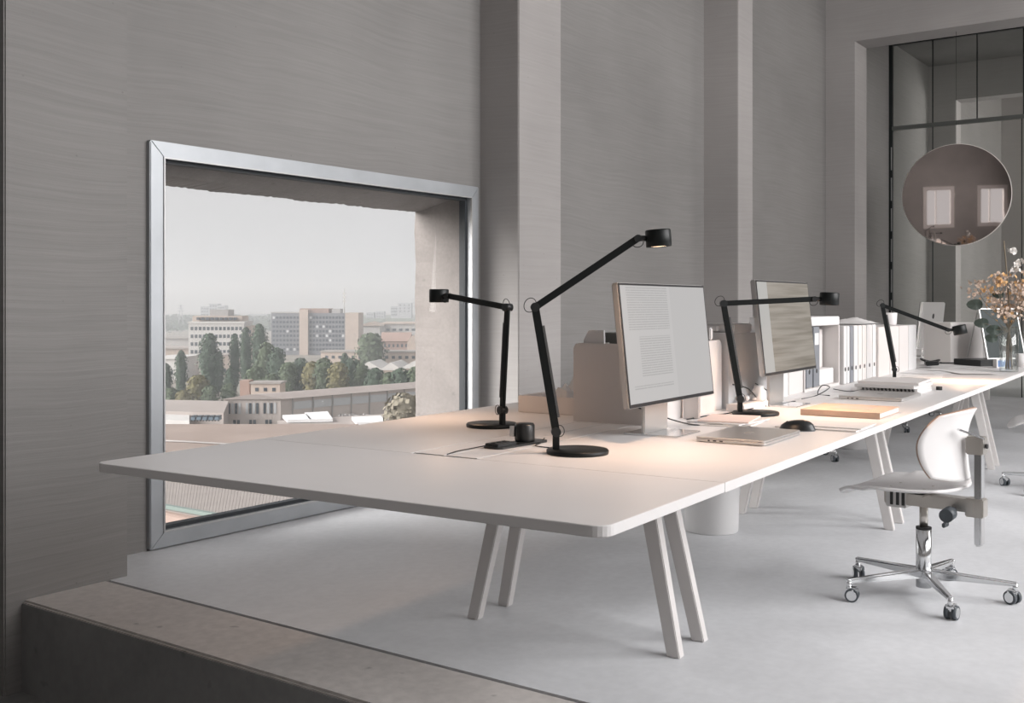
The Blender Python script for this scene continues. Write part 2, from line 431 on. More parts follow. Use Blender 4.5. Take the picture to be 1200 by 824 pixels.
# --- rough outer concrete around the window: lintel, soffit, jambs, sill
def rough_reveal():
    mb = MB(); n = 220
    def edge(t, amp, s): return amp*noise.noise(Vector((t*s, 3.1, 7.7))) + amp*.6*noise.noise(Vector((t*s*3.7, 1.3, 2.2)))
    prof = []
    for k in range(n+1):
        x = WX0-.05 + (WX1+.1-WX0)*k/n; t = k/n
        yb = .10 + .30*min(1, max(0, (t*1.15))**.55) * .95           # where the lintel face meets the soffit: curved in plan
        zc = 1.775 - .010*t + edge(x, .003, 6)
        ze = 1.754 + edge(x+9, .006, 5) + .010*max(0, noise.noise(Vector((x*38, 2.2, 9.1))))
        prof.append([(x, .055, 1.90), (x, .075, 1.845), (x, yb, zc), (x, .455+edge(x+4, .02, 6), ze), (x, .475, ze+.03), (x, .48, 2.4)])
    m = len(prof[0]); vs = [p for row in prof for p in row]
    fs = [(k*m+j, (k+1)*m+j, (k+1)*m+j+1, k*m+j+1) for k in range(n) for j in range(m-1)]
    mb.add(vs, fs); return mb
struct(rough_reveal().build('trim_lintel', M_OUTC), 'raw concrete lintel with a ragged lower edge outside the window', 'lintel')
def rough_jamb(x_in, x_out, y1):
    mb = MB(); n = 48; rows = []
    for k in range(n+1):
        z = -.1 + 1.92*k/n
        e = .012*noise.noise(Vector((z*6, 5.5, x_in))) + .007*noise.noise(Vector((z*21, 1.5, x_in)))
        rows.append([(x_in, .055, z), ((x_in+x_out)/2+e*.3, (.055+y1)/2, z), (x_out+e, y1, z), (x_out+(.05 if x_out > 1 else -.05)+e, y1+.02, z), (x_out+(.6 if x_out > 1 else -.6), y1+.02, z)])
    m = 5; vs = [p for r in rows for p in r]
    mb.add(vs, [(k*m+j, (k+1)*m+j, (k+1)*m+j+1, k*m+j+1) for k in range(n) for j in range(m-1)]); return mb
struct(rough_jamb(WX1-.05, WX1-.075, .45).build('trim_jamb_right', M_OUTC), 'raw concrete jamb outside the right edge of the window', 'jamb')
struct(rough_jamb(WX0+.05, WX0-.25, .45).build('trim_jamb_left', M_OUTC), 'raw concrete jamb outside the left edge of the window', 'jamb')
struct(MB().box(-.1, 2.6, .05, .5, -.3, -.02).build('trim_sill', M_OUTC), 'concrete sill outside the window', 'sill')

# --- glass partition beyond the opening
XG = 11.3
gp = thing('glass_partition', 'dark framed glass partition with a transom beyond the tall opening', 'partition', (0,0,0)); gp['kind'] = 'structure'
M_STEEL = mat('dark_steel', (.025, .03, .03), .4, .6)
M_GLASS2 = glass_mat('partition_glass', (.93, .94, .93), .03)
MB().box(XG-.02, XG+.03, -.045, 0, 0, 4.55).build('frame_post', M_STEEL, gp)
MB().box(XG-.03, XG+.03, -6.5, -.04, 3.42, 3.47).build('transom', mat('grey_steel', (.16, .17, .16), .4, .6), gp, bevel=.004)
MB().box(XG-.02, XG+.03, -6.5, -.04, 4.53, 4.6).build('head_rail', M_STEEL, gp)
for k in range(10):
    y = -.55-.535*k
    MB().box(XG-.006, XG+.012, y-.006, y+.006, 3.47, 4.53).build('upper_mullion', M_STEEL, gp)
    MB().box(XG+.002, XG+.008, y+.006, y+.529, 3.47, 4.53).build('upper_pane', M_GLASS2, gp)
for k in range(6):
    y = -.55-1.05*(k)
    MB().box(XG-.006, XG+.012, y-.005, y+.005, 0, 3.42).build('lower_mullion', M_STEEL, gp)
    MB().box(XG+.002, XG+.008, y+.005, (y+1.045 if k else -.045), 0, 3.42).build('lower_pane', M_GLASS2, gp)
for k in range(6):
    MB().box(XG-.022, XG-.018, -.04, -.028, .9+.4*k, 1.2+.4*k).build('edge_strip', M_BEAD, gp)
struct(MB().box(9.34, 13.2, -ROOM_W, 0, 4.6, 4.7).build('ceiling_next_room', M_WALL), 'lower ceiling of the room behind the glass', 'ceiling')
# area lights added to brighten the rooms beyond, before a windowless wall
light_area('daylight_area', (10.3, -ROOM_W+.2, 2.2), (0, 1, -.1), 1.4, 2.4, 70, (1.0, .96, .93))
light_area('daylight_area', (12.3, -ROOM_W+.2, 2.6), (0, 1, -.1), 1.2, 3.2, 45, (1.0, .97, .95))
light_area('daylight_area', (16.4, -ROOM_W+.2, 2.4), (-.15, 1, -.1), 2.4, 3.0, 420, (1.0, .97, .95))

# --- round mirror disc hanging in the opening
mroot = thing('round_mirror', 'big round tinted mirror with pale rim hanging in the opening', 'mirror', C(4.80, 11.62, 2.325))
RM = .55
M_MIRROR = mat('tinted_mirror', (.66, .59, .56), .03, 1.0)
mb = MB(); prof = []
for k in range(15):
    r = RM*.985*k/14; prof.append((max(r, .0005), .05-(r*r)/(2*11.0)))
mb.lathe(prof, n=64); msurf = mb.build('mirror_glass', M_MIRROR, mroot)
mb = MB(); mb.lathe([(RM*.985, .018), (RM, .016), (RM, -.03), (RM*.9, -.035), (.0005, -.035)], n=64); mb.build('rim', mat('pale_rim', (.66, .60, .57), .4), mroot)
MIRROR_DIR = Vector((-.972, -.238, -.038))
mroot.rotation_mode = 'QUATERNION'
mroot.rotation_quaternion = MIRROR_DIR.to_track_quat('Z', 'Y')
wire = MB().tube([(0, .54, -.01), (0, 1.755, -.01)], .0016, 6).build('hanging_wire', M_STEEL, mroot)

# ================================================================ THE BENCH TABLE
TT, TH = .022, .74
LEN, WID = 9.9, 1.46
table = thing('bench_table', 'long white shared bench table on slanted trestle legs', 'table', TO, TA)
z0, z1 = TH-TT, TH
def panel(name, x0, x1, y0, y1, r=.0, which=(0,0,0,0)):
    out = rrect(x0, x1, y0, y1, r, 6, which) if r else [(x0,y0),(x1,y0),(x1,y1),(x0,y1)]
    return MB().prism(out, z0, z1).build(name, M_TOP, table, bevel=(.0015 if name == 'end_panel' else 0), seg=1)
panel('end_panel', 0, .575, 0, WID, .035, (0, 1, 1, 0))
panel('top_panel', .5765, LEN, 0, .680)
panel('top_panel', .5765, LEN, .895, WID)
panel('flap', .588, 2.2, .685, .7850); panel('flap', .588, 2.2, .7905, .890)
panel('flap', 2.204, LEN, .684, .891)
MB().box(.579, LEN, .66, .92, z0-.09, z0-.085).build('cable_tray', M_DARK, table)
MB().box(.579, .584, .66, .92, z0-.09, z0-.001).build('tray_end', M_DARK, table)
for x0_, x1_, y0_, y1_ in ((.5770, .5876, .681, .894), (.5880, 2.2, .6806, .6846), (.5880, 2.2, .7854, .7901), (.5880, 2.2, .8904, .8946)):
    MB().box(x0_, x1_, y0_, y1_, z0, z1-.002).build('gap_shade', M_DARK, table)  # dark fill set into the flap slits to stand for their shade
# trestles: slanted legs, wide at the floor, drawn together under the top
LEG_CACHE = {}
def leg(x, y0, sgn, dx):
    key = (sgn, dx > 0)
    zt = z0-.03
    b = Vector((0, 0, 0)); t = Vector((-dx, sgn*.15, zt))
    w0, w1, h0, h1 = .046, .058, .038, .046
    mb = MB().hexa([(b.x-h0/2, b.y-w0/2, 0), (b.x+h0/2, b.y-w0/2, 0), (b.x+h0/2, b.y+w0/2, 0), (b.x-h0/2, b.y+w0/2, 0)],
                   [(t.x-h1/2, t.y-w1/2, zt), (t.x+h1/2, t.y-w1/2, zt), (t.x+h1/2, t.y+w1/2, zt), (t.x-h1/2, t.y+w1/2, zt)])
    if key in LEG_CACHE:
        o = LEG_CACHE[key].copy(); COL.objects.link(o)
    else:
        o = mb.build('leg', M_LEG, table, bevel=.003); LEG_CACHE[key] = o
    o.location = (x, y0, 0)
for k, (x, dy) in enumerate(((1.50, 0), (3.90, -.10), (6.33, -.2), (8.7, -.28))):
    for yy, sg in ((.535+dy, 1), (1.325+dy, -1)):
        leg(x, yy, sg, -.035); leg(x+.20, yy, sg, .035)
    MB().box(x-.02, x+.22, .64+dy, 1.22+dy, z0-.05, z0-.002).build('trestle_head', M_LEG, table, bevel=.004)
MB().box(.7, LEN-.3, .66, .70, z0-.045, z0-.002).build('rail', M_LEG, table)
MB().box(.7, LEN-.3, .95, .99, z0-.045, z0-.002).build('rail', M_LEG, table)

# a second table just visible beyond the opening
t2 = thing('small_table', 'white table further back, one leg seen past the bench', 'table', C(5.45, 11.7), TA)
MB().box(-.25, 1.2, -.3, .5, .718, .74).build('tabletop', M_TOP, t2)
for x in (-.2, 1.15):
    for y in (-.25, .45): MB().box(x-.035, x+.035, y-.035, y+.035, 0, .718).build('leg', M_LEG, t2)

# ================================================================ DESK LAMPS
M_GLOW = emit_mat('warm_lamp_diffuser', (1.0, .70, .46), 4.0)
M_CORD = mat('thin_black_cord', (.02, .02, .02), .6)
def lamp(label, a, i, dirw, ex, ez, hx, hz, tilt=0.0, power=2.0, on=True):
    """Local +X points from the base towards the head."""
    o = thing('desk_lamp', label, 'desk lamp', W(a, i, TH), dirw, 'black two-arm desk lamps on the bench')
    base = MB(); base.lathe([(.0005, 0), (.083, 0), (.084, .003), (.084, .009), (.081, .012), (.0005, .012)], n=48); base.build('base', M_BLACK, o)
    sx = -.058
    MB().box(sx-.009, sx+.009, -.008, .008, .010, .058).build('post', M_BLACK, o, bevel=.002)
    j = Vector((sx, 0, .058)); e = Vector((ex, 0, ez)); h = Vector((hx, 0, hz))
    MB().cyl(j+Vector((0,-.014,0)), j+Vector((0,.014,0)), .013).build('lower_joint', M_BLACK2, o)
    d1 = (e-j).normalized(); d2 = (h-e).normalized()
    lo = MB().bar(j, e, .011, .021, (0,1,0)).build('lower_arm', M_BLACK, o, bevel=.002)
    MB().bar(j+d1*.04+Vector((.014,0,0)), e-d1*.05+Vector((.014,0,0)), .006, .006, (0,1,0)).build('cable_channel', mat('dark_grey_channel', (.10,.10,.10), .5), lo)
    MB().cyl(e+Vector((0,-.015,0)), e+Vector((0,.015,0)), .0125).build('elbow_joint', M_BLACK2, o)
    end = h - Vector((.056, 0, .0))*(1 if hx > ex else -1)
    d2 = (end-e).normalized()
    MB().bar(e+Vector((0,0,0)), end, .011, .019, (0,1,0)).build('upper_arm', M_BLACK, o, bevel=.002)
    MB().cyl(end+Vector((0,-.011,0)), end+Vector((0,.011,0)), .010).build('head_joint', M_BLACK2, o)
    hd = bpy.data.objects.new('lamp_head', None)
    # head: short drum, open warm underside
    q = Matrix.Rotation(tilt, 4, 'Y')
    def T(mb):
        mb.v = [tuple(h + (q @ Vector(v))) for v in mb.v]; return mb
    m = MB(); m.lathe([(.0005, .024), (.032, .024), (.0345, .021), (.0345, -.021), (.033, -.0225), (.0315, -.0225), (.0315, -.018)], n=36)
    T(m).build('lamp_head', M_BLACK, o)
    m = MB(); m.lathe([(.0315, -.0205), (.018, -.0212), (.0005, -.0214)], n=36); T(m).build('diffuser', M_GLOW, o)
    MB().cyl(end, h-Vector((.030*(1 if hx > ex else -1), 0, 0)), .008, n=14).build('neck', M_BLACK2, o)
    def loop(c, dirv, r):
        c = Vector(c); dv = Vector(dirv).normalized(); up = Vector((0,1,0)).cross(dv)
        pts = [c + dv*(r*(1-math.cos(t))*.9 - .002) + up*r*1.1*math.sin(t) + Vector((0, .012, 0)) for t in [k*2*math.pi/18 for k in range(19)]]
        return MB().tube(pts, .0012, 6)
    bis = (-(d2) + d1).normalized()
    loop(e, bis, .018).build('cord_loop', M_CORD, o)
    loop(end, Vector((0, 0, -1)) + d2*.2, .014).build('cord_loop', M_CORD, o)
    loop(j, Vector((1, 0, .1)), .014).build('cord_loop', M_CORD, o)
    l = bpy.data.lights.new('lamp_light', 'AREA'); l.shape = 'DISK'; l.size = .05; l.energy = power; l.color = (1, .64, .42); l.spread = R(150)
    lo_ = bpy.data.objects.new('lamp_light', l); COL.objects.link(lo_); lo_.parent = o
    lo_.location = h + (q @ Vector((0, 0, -.026))); lo_.rotation_euler = (0, tilt, 0)
    return o
def cdir(dx, dd):                       # heading of a direction given right/ahead of the tripod
    v = C(dx, dd) - C(0, 0); return math.atan2(v.y, v.x)
lamp('black desk lamp nearest the window, its arm reaching left', 1.215, 1.06, cdir(-.22, .29), -.085, .391, .315, .430, 0, 1.0)
lamp('tall black desk lamp on the near end of the bench, arm raised to the right', .812, .512, cdir(1, .02), -.114, .393, .218, .578, R(-4), 2.2)
lamp('black desk lamp in front of the beige screen, arm held level', 2.05, .466, cdir(1, .03), -.118, .404, .270, .420, R(2), 2.2)
lamp('farthest black desk lamp, its arm dipping right toward the white carton', 4.16, .415, cdir(1, -.22), -.118, .396, .265, .268, R(-12), 2.2)

# ================================================================ SCREENS
def screen_doc():
    m = bpy.data.materials.new('document_on_screen'); m.use_nodes = True
    N, L = m.node_tree.nodes, m.node_tree.links
    b = N['Principled BSDF']; b.inputs['Roughness'].default_value = .45; b.inputs['Base Color'].default_value = (.02, .02, .02, 1); b.inputs['Specular IOR Level'].default_value = .08
    tc = N.new('ShaderNodeTexCoord'); sp = N.new('ShaderNodeSeparateXYZ'); L.new(tc.outputs['Object'], sp.inputs[0])
    def math_(op, a, c=None, d=None):
        n = N.new('ShaderNodeMath'); n.operation = op
        for k, v in enumerate((a, c, d)):
            if v is None: continue
            if isinstance(v, (int, float)): n.inputs[k].default_value = v
            else: L.new(v, n.inputs[k])
        return n.outputs[0]
    x, z = sp.outputs['X'], sp.outputs['Z']            # x: -.31..+.31, z: .1..0.46
    line = math_('MODULO', math_('ADD', z, 1.0), .0072)
    inline = math_('LESS_THAN', line, .0034)
    nz = N.new('ShaderNodeTexNoise'); nz.inputs['Scale'].default_value = 60; nz.inputs['Detail'].default_value = 2
    cmb = N.new('ShaderNodeCombineXYZ'); L.new(math_('MULTIPLY', x, 3.0), cmb.inputs[0]); L.new(math_('FLOOR', math_('DIVIDE', z, .0072)), cmb.inputs[2]); L.new(cmb.outputs[0], nz.inputs['Vector'])
    word = math_('GREATER_THAN', nz.outputs['Fac'], .40)
    def rect(x0, x1, za, zb):
        return math_('MULTIPLY', math_('MULTIPLY', math_('GREATER_THAN', x, x0), math_('LESS_THAN', x, x1)), math_('MULTIPLY', math_('GREATER_THAN', z, za), math_('LESS_THAN', z, zb)))
    blocks = math_('MAXIMUM', math_('MAXIMUM', rect(-.27, .01, .325, .455), rect(-.21, .005, .185, .305)), rect(-.27, .0, .152, .162))
    txt = math_('MULTIPLY', math_('MULTIPLY', inline, word), blocks)
    side = math_('MULTIPLY', math_('GREATER_THAN', x, .03), .035)
    val = math_('SUBTRACT', math_('SUBTRACT', .60, math_('MULTIPLY', txt, .13)), side)
    cc = N.new('ShaderNodeCombineXYZ'); L.new(val, cc.inputs[0]); L.new(math_('MULTIPLY', val, .975), cc.inputs[1]); L.new(math_('MULTIPLY', val, .965), cc.inputs[2])
    L.new(cc.outputs[0], b.inputs['Emission Color']); b.inputs['Emission Strength'].default_value = .72
    return m
def screen_photo():
    m = bpy.data.materials.new('beige_picture_on_screen'); m.use_nodes = True
    N, L = m.node_tree.nodes, m.node_tree.links
    b = N['Principled BSDF']; b.inputs['Roughness'].default_value = .45; b.inputs['Base Color'].default_value = (.02, .02, .02, 1); b.inputs['Specular IOR Level'].default_value = .08
    tc = N.new('ShaderNodeTexCoord'); mp = N.new('ShaderNodeMapping'); mp.inputs['Scale'].default_value = (.8, 1, 26); L.new(tc.outputs['Object'], mp.inputs[0])
    nz = N.new('ShaderNodeTexNoise'); nz.inputs['Scale'].default_value = 2.0; nz.inputs['Detail'].default_value = 6; L.new(mp.outputs[0], nz.inputs['Vector'])
    cr = N.new('ShaderNodeValToRGB'); cr.color_ramp.elements[0].color = (.20, .175, .14, 1); cr.color_ramp.elements[1].color = (.37, .335, .29, 1)
    cr.color_ramp.elements[0].position = .3; cr.color_ramp.elements[1].position = .6
    L.new(nz.outputs['Fac'], cr.inputs[0])
    sp = N.new('ShaderNodeSeparateXYZ'); L.new(tc.outputs['Object'], sp.inputs[0])
    lt = N.new('ShaderNodeMath'); lt.operation = 'LESS_THAN'; lt.inputs[1].default_value = -.20; L.new(sp.outputs['X'], lt.inputs[0])
    mx = N.new('ShaderNodeMixRGB'); mx.inputs['Color2'].default_value = (.50, .49, .47, 1); L.new(lt.outputs[0], mx.inputs['Fac']); L.new(cr.outputs[0], mx.inputs['Color1'])
    L.new(mx.outputs[0], b.inputs['Emission Color']); b.inputs['Emission Strength'].default_value = .78
    return m
M_BEZEL = mat('black_bezel', (.02, .02, .022), .3)
def monitor(label, a, i, smat, lift=0.0, tilt=R(5), yaw=0.0):
    """Local X runs along the bench, the screen faces local -Y."""
    o = thing('monitor', label, 'monitor', W(a, i, TH), TA+yaw, 'silver monitors facing the right side of the bench')
    MB().box(-.09, .09, -.08, .10, 0, .006).build('foot', M_CHROME, o, bevel=.002)
    MB().box(-.085, .085, .030, .042, .006, .30+lift).build('neck', M_SILVER, o, bevel=.003)
    M = Matrix.Translation((0, -.005, .29+lift)) @ Matrix.Rotation(-tilt, 4, 'X') @ Matrix.Translation((0, 0, -.29))
    def part(name, mb, m, bev=0, parent=o):
        p = mb.build(name, m, parent, bevel=bev); return p
    body = part('housing', MB().box(-.312, .312, -.008, .014, .10, .464), M_SILVER, .004); body.matrix_local = M
    bz = part('bezel', MB().box(-.310, .310, -.0092, -.0078, .102, .462), M_BEZEL, 0, body)
    sr = part('screen', MB().box(-.304, .304, -.0100, -.0090, .112, .456), smat, 0, body)
    return o
monitor('silver monitor showing a white text document', 1.345, .50, screen_doc(), 0, R(6))
monitor('silver monitor showing a beige streaked picture', 2.465, .50, screen_photo(), .03, R(6))

# ================================================================ STORAGE ON THE CENTRE LINE
def tbox(name, label, cat, a0, a1, i0, i1, h, m, z=TH, bevel=.003, rz=0.0, group=None):
    c = W((a0+a1)/2, (i0+i1)/2, z)
    o = MB().box(-(a1-a0)/2, (a1-a0)/2, -(i1-i0)/2, (i1-i0)/2, 0, h).build(name, m, None, bevel)
    put(o, c, TA+rz); return tag(o, label, cat, group)
# organiser nearest the viewer: rounded upright body, open top
og = thing('desk_organiser', 'white desk organiser with rounded top corner behind the tall lamp', 'organiser', W(1.51, .645, TH), TA)
def organiser(root, L_, D_, H_, m):
    out = rrect(0, D_, 0, H_, .022, 5, (1, 1, 0, 0))
    for nm, x0, x1 in (('end_board', 0, .014), ('end_board', L_-.014, L_)):
        mb = MB(); n = len(out)
        mb.add([(x0, y, z) for y, z in out] + [(x1, y, z) for y, z in out], [tuple(range(n)), tuple(n+k for k in reversed(range(n)))] + [(k, n+k, n+(k+1) % n, (k+1) % n) for k in range(n)])
        mb.build(nm, m, root, fix=True)
    MB().box(.014, L_-.014, 0, .010, 0, H_-.003).build('side_board', m, root)
    MB().box(.014, L_-.014, D_-.010, D_, 0, H_-.003).build('side_board', m, root)
    MB().box(.014, L_-.014, .010, D_-.010, 0, .01).build('bottom_board', m, root)
organiser(og, .66, .275, .268, M_WHITE)
pc = thing('paper_sorter', 'white wedge paper sorter sticking out of the near organiser', 'sorter', W(1.527, .862, TH+.0105), TA)
mb = MB(); mb.add([(0, -.06, 0), (0, .040, 0), (0, .028, .268), (0, .008, .302), (0, -.05, .302), (.010, -.06, 0), (.010, .040, 0), (.010, .028, .268), (.010, .008, .302), (.010, -.05, .302)],
    [(0,1,2,3,4), (9,8,7,6,5), (0,5,6,1), (1,6,7,2), (2,7,8,3), (3,8,9,4), (4,9,5,0)])
mb.build('divider', M_PAPER, pc, fix=True)
MB().box(.016, .022, -.06, .03, 0, .26).build('divider', M_PAPER, pc)
tbox('file_box', 'dark grey file box standing in the near organiser', 'box', 1.57, 1.69, .765, .875, .292, mat('dark_grey_board', (.13, .13, .12), .7), z=TH+.0105)
og2 = thing('desk_organiser', 'cool white organiser behind the beige screen', 'organiser', W(2.19, .625, TH), TA)
organiser(og2, .70, .265, .290, M_WHITE2)
tbox('storage_box', 'closed white box between the beige screen and the grey binders', 'box', 2.905, 3.105, .628, .89, .285, M_WHITE)
tbox('small_speaker', 'tiny white pill-shaped gadget on the first organiser rim', 'gadget', 2.06, 2.085, .645, .655, .045, M_PAPER, z=TH+.268, bevel=.004)
pj = thing('label_printer', 'small white box device lying across the second organiser', 'device', W(2.30, .70, TH+.2905), TA)
MB().box(-.09, .10, -.09, .09, 0, .035).build('body', M_PAPER, pj, bevel=.004); MB().box(-.12, -.09, -.03, .03, .008, .026).build('feed_tongue', M_WHITE2, pj)
# open shelf with binders
sh = thing('desk_shelf', 'open white desktop shelf holding two grey binders', 'shelf', W(3.115, .625, TH), TA)
MB().box(0, .56, 0, .26, .30, .342).build('top_board', M_WHITE2, sh, bevel=.003)
MB().box(0, .56, .245, .26, 0, .30).build('back_board', M_WHITE, sh)
MB().box(0, .014, .0, .245, 0, .30).build('side_board', M_WHITE, sh); MB().box(.546, .56, 0, .245, 0, .30).build('side_board', M_WHITE, sh)
MB().box(.014, .546, 0, .245, 0, .012).build('bottom_board', M_WHITE, sh)
def binder(label, a, i, w, m, h=.30, z=TH, group='ring binders on the bench', lab=True):
    o = thing('ring_binder', label, 'binder', W(a, i, z), TA, group)
    MB().box(0, w, 0, .22, 0, h).build('cover', m, o, bevel=.003)
    if lab: MB().box(w*.18, w*.82, -.0012, .0002, h-.085, h-.03).build('spine_label', M_PAPER, o)
    mb = MB(); mb.cyl((w/2, -.001, .075), (w/2, .003, .075), .011, n=16); mb.build('finger_hole', M_DARK, o)
    MB().box(.003, w-.003, .0, .002, 0, .004).build('metal_edge', M_SILVER, o)
    return o
binder('grey ring binder, first of two in the open shelf', 3.165, .632, .095, M_GREYB, .283, TH+.0125)
binder('grey ring binder, second of two in the open shelf', 3.275, .632, .095, M_GREYB, .283, TH+.0125)
tbox('paper_stack', 'white paper stack on the floor of the open shelf', 'paper', 3.40, 3.64, .645, .86, .075, M_PAPER, z=TH+.0125)
tbox('storage_box', 'white box standing on paper inside the open shelf', 'box', 3.40, 3.64, .70, .86, .19, M_WHITE, z=TH+.088)
rowx = 3.70
specs = [(.055, M_PAPER, 'white ring binder first in the row after the open shelf'), (.055, M_WHITE2, 'pale ring binder second in the row after the open shelf'),
         (.075, M_GREYB, 'grey ring binder in the row after the open shelf'), (.075, M_PAPER, 'white ring binder just right of the grey one in the row'),
         (.085, M_WHITE, 'off-white ring binder before the gap in the row'), (.085, M_WHITE, 'off-white ring binder in the middle of the row'),
         (.12, M_WHITE2, 'wide plain binder in the middle of the row'), (.08, M_PAPER, 'white ring binder with blue mark at the end of the row')]
for w, m, lb in specs:
    binder(lb, rowx, .61, w-.006, m, .292, TH, 'ring binders on the bench', False); rowx += w
ws = [(.26, 'near white carton in the row left of the farthest lamp'), (.22, 'middle white carton in the row behind the farthest lamp'), (.24, 'far white carton in the row'), (.21, 'last white carton in the row, its side facing the viewer')]
for w, lb in ws:
    tbox('carton', lb, 'carton', rowx+.004, rowx+w-.004, .60, .86, .275, M_WHITE if w > .215 else M_WHITE2, group='white cartons on the centre line'); rowx += w
# things on that row
cr = thing('crumpled_bag', 'crumpled white bag lying on the row of binders', 'bag', W(4.12, .72, TH+.293), TA)
mb = MB(); n = 14
pts = [[(.42*u/n-.05, .20*v/n-.1, .004+.028*max(0, math.sin(math.pi*u/n)*math.sin(math.pi*v/n))*(1+.5*noise.noise(Vector((u*.6, v*.6, 2))))) for v in range(n+1)] for u in range(n+1)]
mb.add([p for r in pts for p in r] + [(-.05, -.1, 0), (.37, -.1, 0), (.37, .1, 0), (-.05, .1, 0)], [(u*(n+1)+v, (u+1)*(n+1)+v, (u+1)*(n+1)+v+1, u*(n+1)+v+1) for u in range(n) for v in range(n)] + [((n+1)**2+3, (n+1)**2+2, (n+1)**2+1, (n+1)**2)], True)
mb.build('sheet', M_PAPER, cr)
cup = MB(); cup.lathe([(.0005, 0), (.030, 0), (.036, .006), (.040, .07), (.038, .075), (.034, .072), (.030, .01), (.0005, .008)], n=24)
tag(put(cup.build('plastic_tub', mat('milky_plastic', (.78, .76, .75), .35)), W(5.02, .70, TH+.2755)), 'milky plastic tub on top of the white cartons', 'tub')

# white tray with crumpled paper behind the first lamp
tr = thing('letter_tray', 'low white tray filled with crumpled paper near the window', 'tray', W(1.665, 1.0, TH), TA)
MB().box(0, .012, 0, .245, 0, .062).build('end_wall', M_WHITE, tr, bevel=.002); MB().box(.388, .40, 0, .245, 0, .062).build('end_wall', M_WHITE, tr)
MB().box(.012, .388, 0, .010, 0, .062).build('side_wall', M_WHITE, tr); MB().box(.012, .388, .235, .245, 0, .062).build('side_wall', M_WHITE, tr)
MB().box(.012, .388, .01, .235, 0, .008).build('bottom', M_WHITE, tr)
def crumple(L_, D_, zb, amp, seed, n=12):
    mb = MB(); vs = []
    for u in range(n+1):
        for v in range(n+1):
            e = min(u, n-u, v, n-v)/2
            z = zb + min(1, e)*amp*(.55+.9*noise.noise(Vector((u*.42+seed, v*.42, seed*1.7))))
            vs.append((L_*u/n, D_*v/n, z))
    base = len(vs); vs += [(0, 0, zb-.004), (L_, 0, zb-.004), (L_, D_, zb-.004), (0, D_, zb-.004)]
    fs = [(u*(n+1)+v, (u+1)*(n+1)+v, (u+1)*(n+1)+v+1, u*(n+1)+v+1) for u in range(n) for v in range(n)]
    fs.append((base+3, base+2, base+1, base)); mb.add(vs, fs); return mb
cp = crumple(.36, .215, .0, .10, 2.3).build('crumpled_paper', M_PAPER); put(cp, W(1.69, 1.015, TH+.0125), TA); tag(cp, 'crumpled white paper piled in the low tray', 'paper')

# ================================================================ POWER SOCKET on the flap
ps = thing('power_socket', 'black power strip plate with a plugged-in black adapter', 'socket', W(.80, .756, TH), TA-R(6))
MB().prism(rrect(-.045, .185, -.038, .030, .02, 5), 0, .006).build('plate', M_BLACK2, ps)
MB().box(-.04, .045, -.028, .02, .006, .014).build('outlet_block', M_BLACK2, ps, bevel=.002)
for k in range(3): MB().box(-.032+.024*k, -.018+.024*k, -.012, .004, .0135, .0155).build('outlet', M_DARK, ps)
m_ = MB(); m_.lathe([(.0005, .006), (.028, .006), (.029, .012), (.029, .052), (.026, .058), (.0005, .059)], (.115, 0, 0), n=28); ad_ = m_.build('adapter', M_BLACK2, ps)
MB().box(.088, .094, .018, .034, .02, .05).build('metal_face', M_SILVER, ad_)
def cable(label, pts, r=.0016, m=None, name='cable'):
    mb = MB().tube(spline(pts, 7), r, 6); o = mb.build(name, m or M_CORD); return tag(o, label, 'cable', 'loose cables on the bench')
cable('thin cable from the window lamp to the power socket', [W(1.23, 1.0, TH+.003), W(1.15, .93, TH+.002), W(1.08, .90, TH+.002), W(.99, .84, TH+.010), W(.95, .79, TH+.03)])
cable('thin cable from the tall lamp to the power socket', [W(.85, .61, TH+.003), W(.87, .68, TH+.002), W(.93, .70, TH+.002), W(.985, .72, TH+.009)])
cable('thin cable running from the socket toward the near end', [W(.76, .77, TH+.009), W(.73, .80, TH+.002), W(.66, .80, TH+.002), W(.60, .79, TH+.001)])
cable('black cable trailing from the document monitor to the laptop', [W(1.40, .62, TH+.07), W(1.52, .56, TH+.025), W(1.60, .52, TH+.003), W(1.62, .46, TH+.003), W(1.66, .38, TH+.003), W(1.62, .31, TH+.003)], .0024)
cable('grey cable along the foot of the first organiser', [W(1.74, .60, TH+.003), W(1.92, .585, TH+.003), W(2.00, .56, TH+.003), W(2.12, .50, TH+.016)], .0022)
cable('black cable hanging from the beige screen to the bench', [W(2.36, .58, TH+.09), W(2.46, .56, TH+.05), W(2.52, .565, TH+.012), W(2.56, .57, TH+.003)], .002)
cable('black cable behind the level lamp dropping to the bench', [W(2.13, .585, TH+.10), W(2.22, .56, TH+.08), W(2.28, .545, TH+.04), W(2.34, .53, TH+.004)], .0025)
cable('looped black cable in front of the open shelf', [W(2.75, .52, TH+.003), W(2.95, .52, TH+.003), W(3.08, .50, TH+.03), W(3.12, .545, TH+.035), W(3.04, .54, TH+.003), W(2.98, .47, TH+.003)], .0022)
cable('black cable running from the open shelf to the laptop pile', [W(3.14, .50, TH+.02), W(3.22, .45, TH+.006), W(3.20, .38, TH+.02)], .002)
tag(put(MB().box(-.002, .022, -.02, .035, 0, .10).build('bracket', mat('pale_metal', (.62, .58, .56), .3, .5), None, .002), W(1.79, .600, TH), TA), 'small pale upright bracket beside the first organiser', 'bracket')
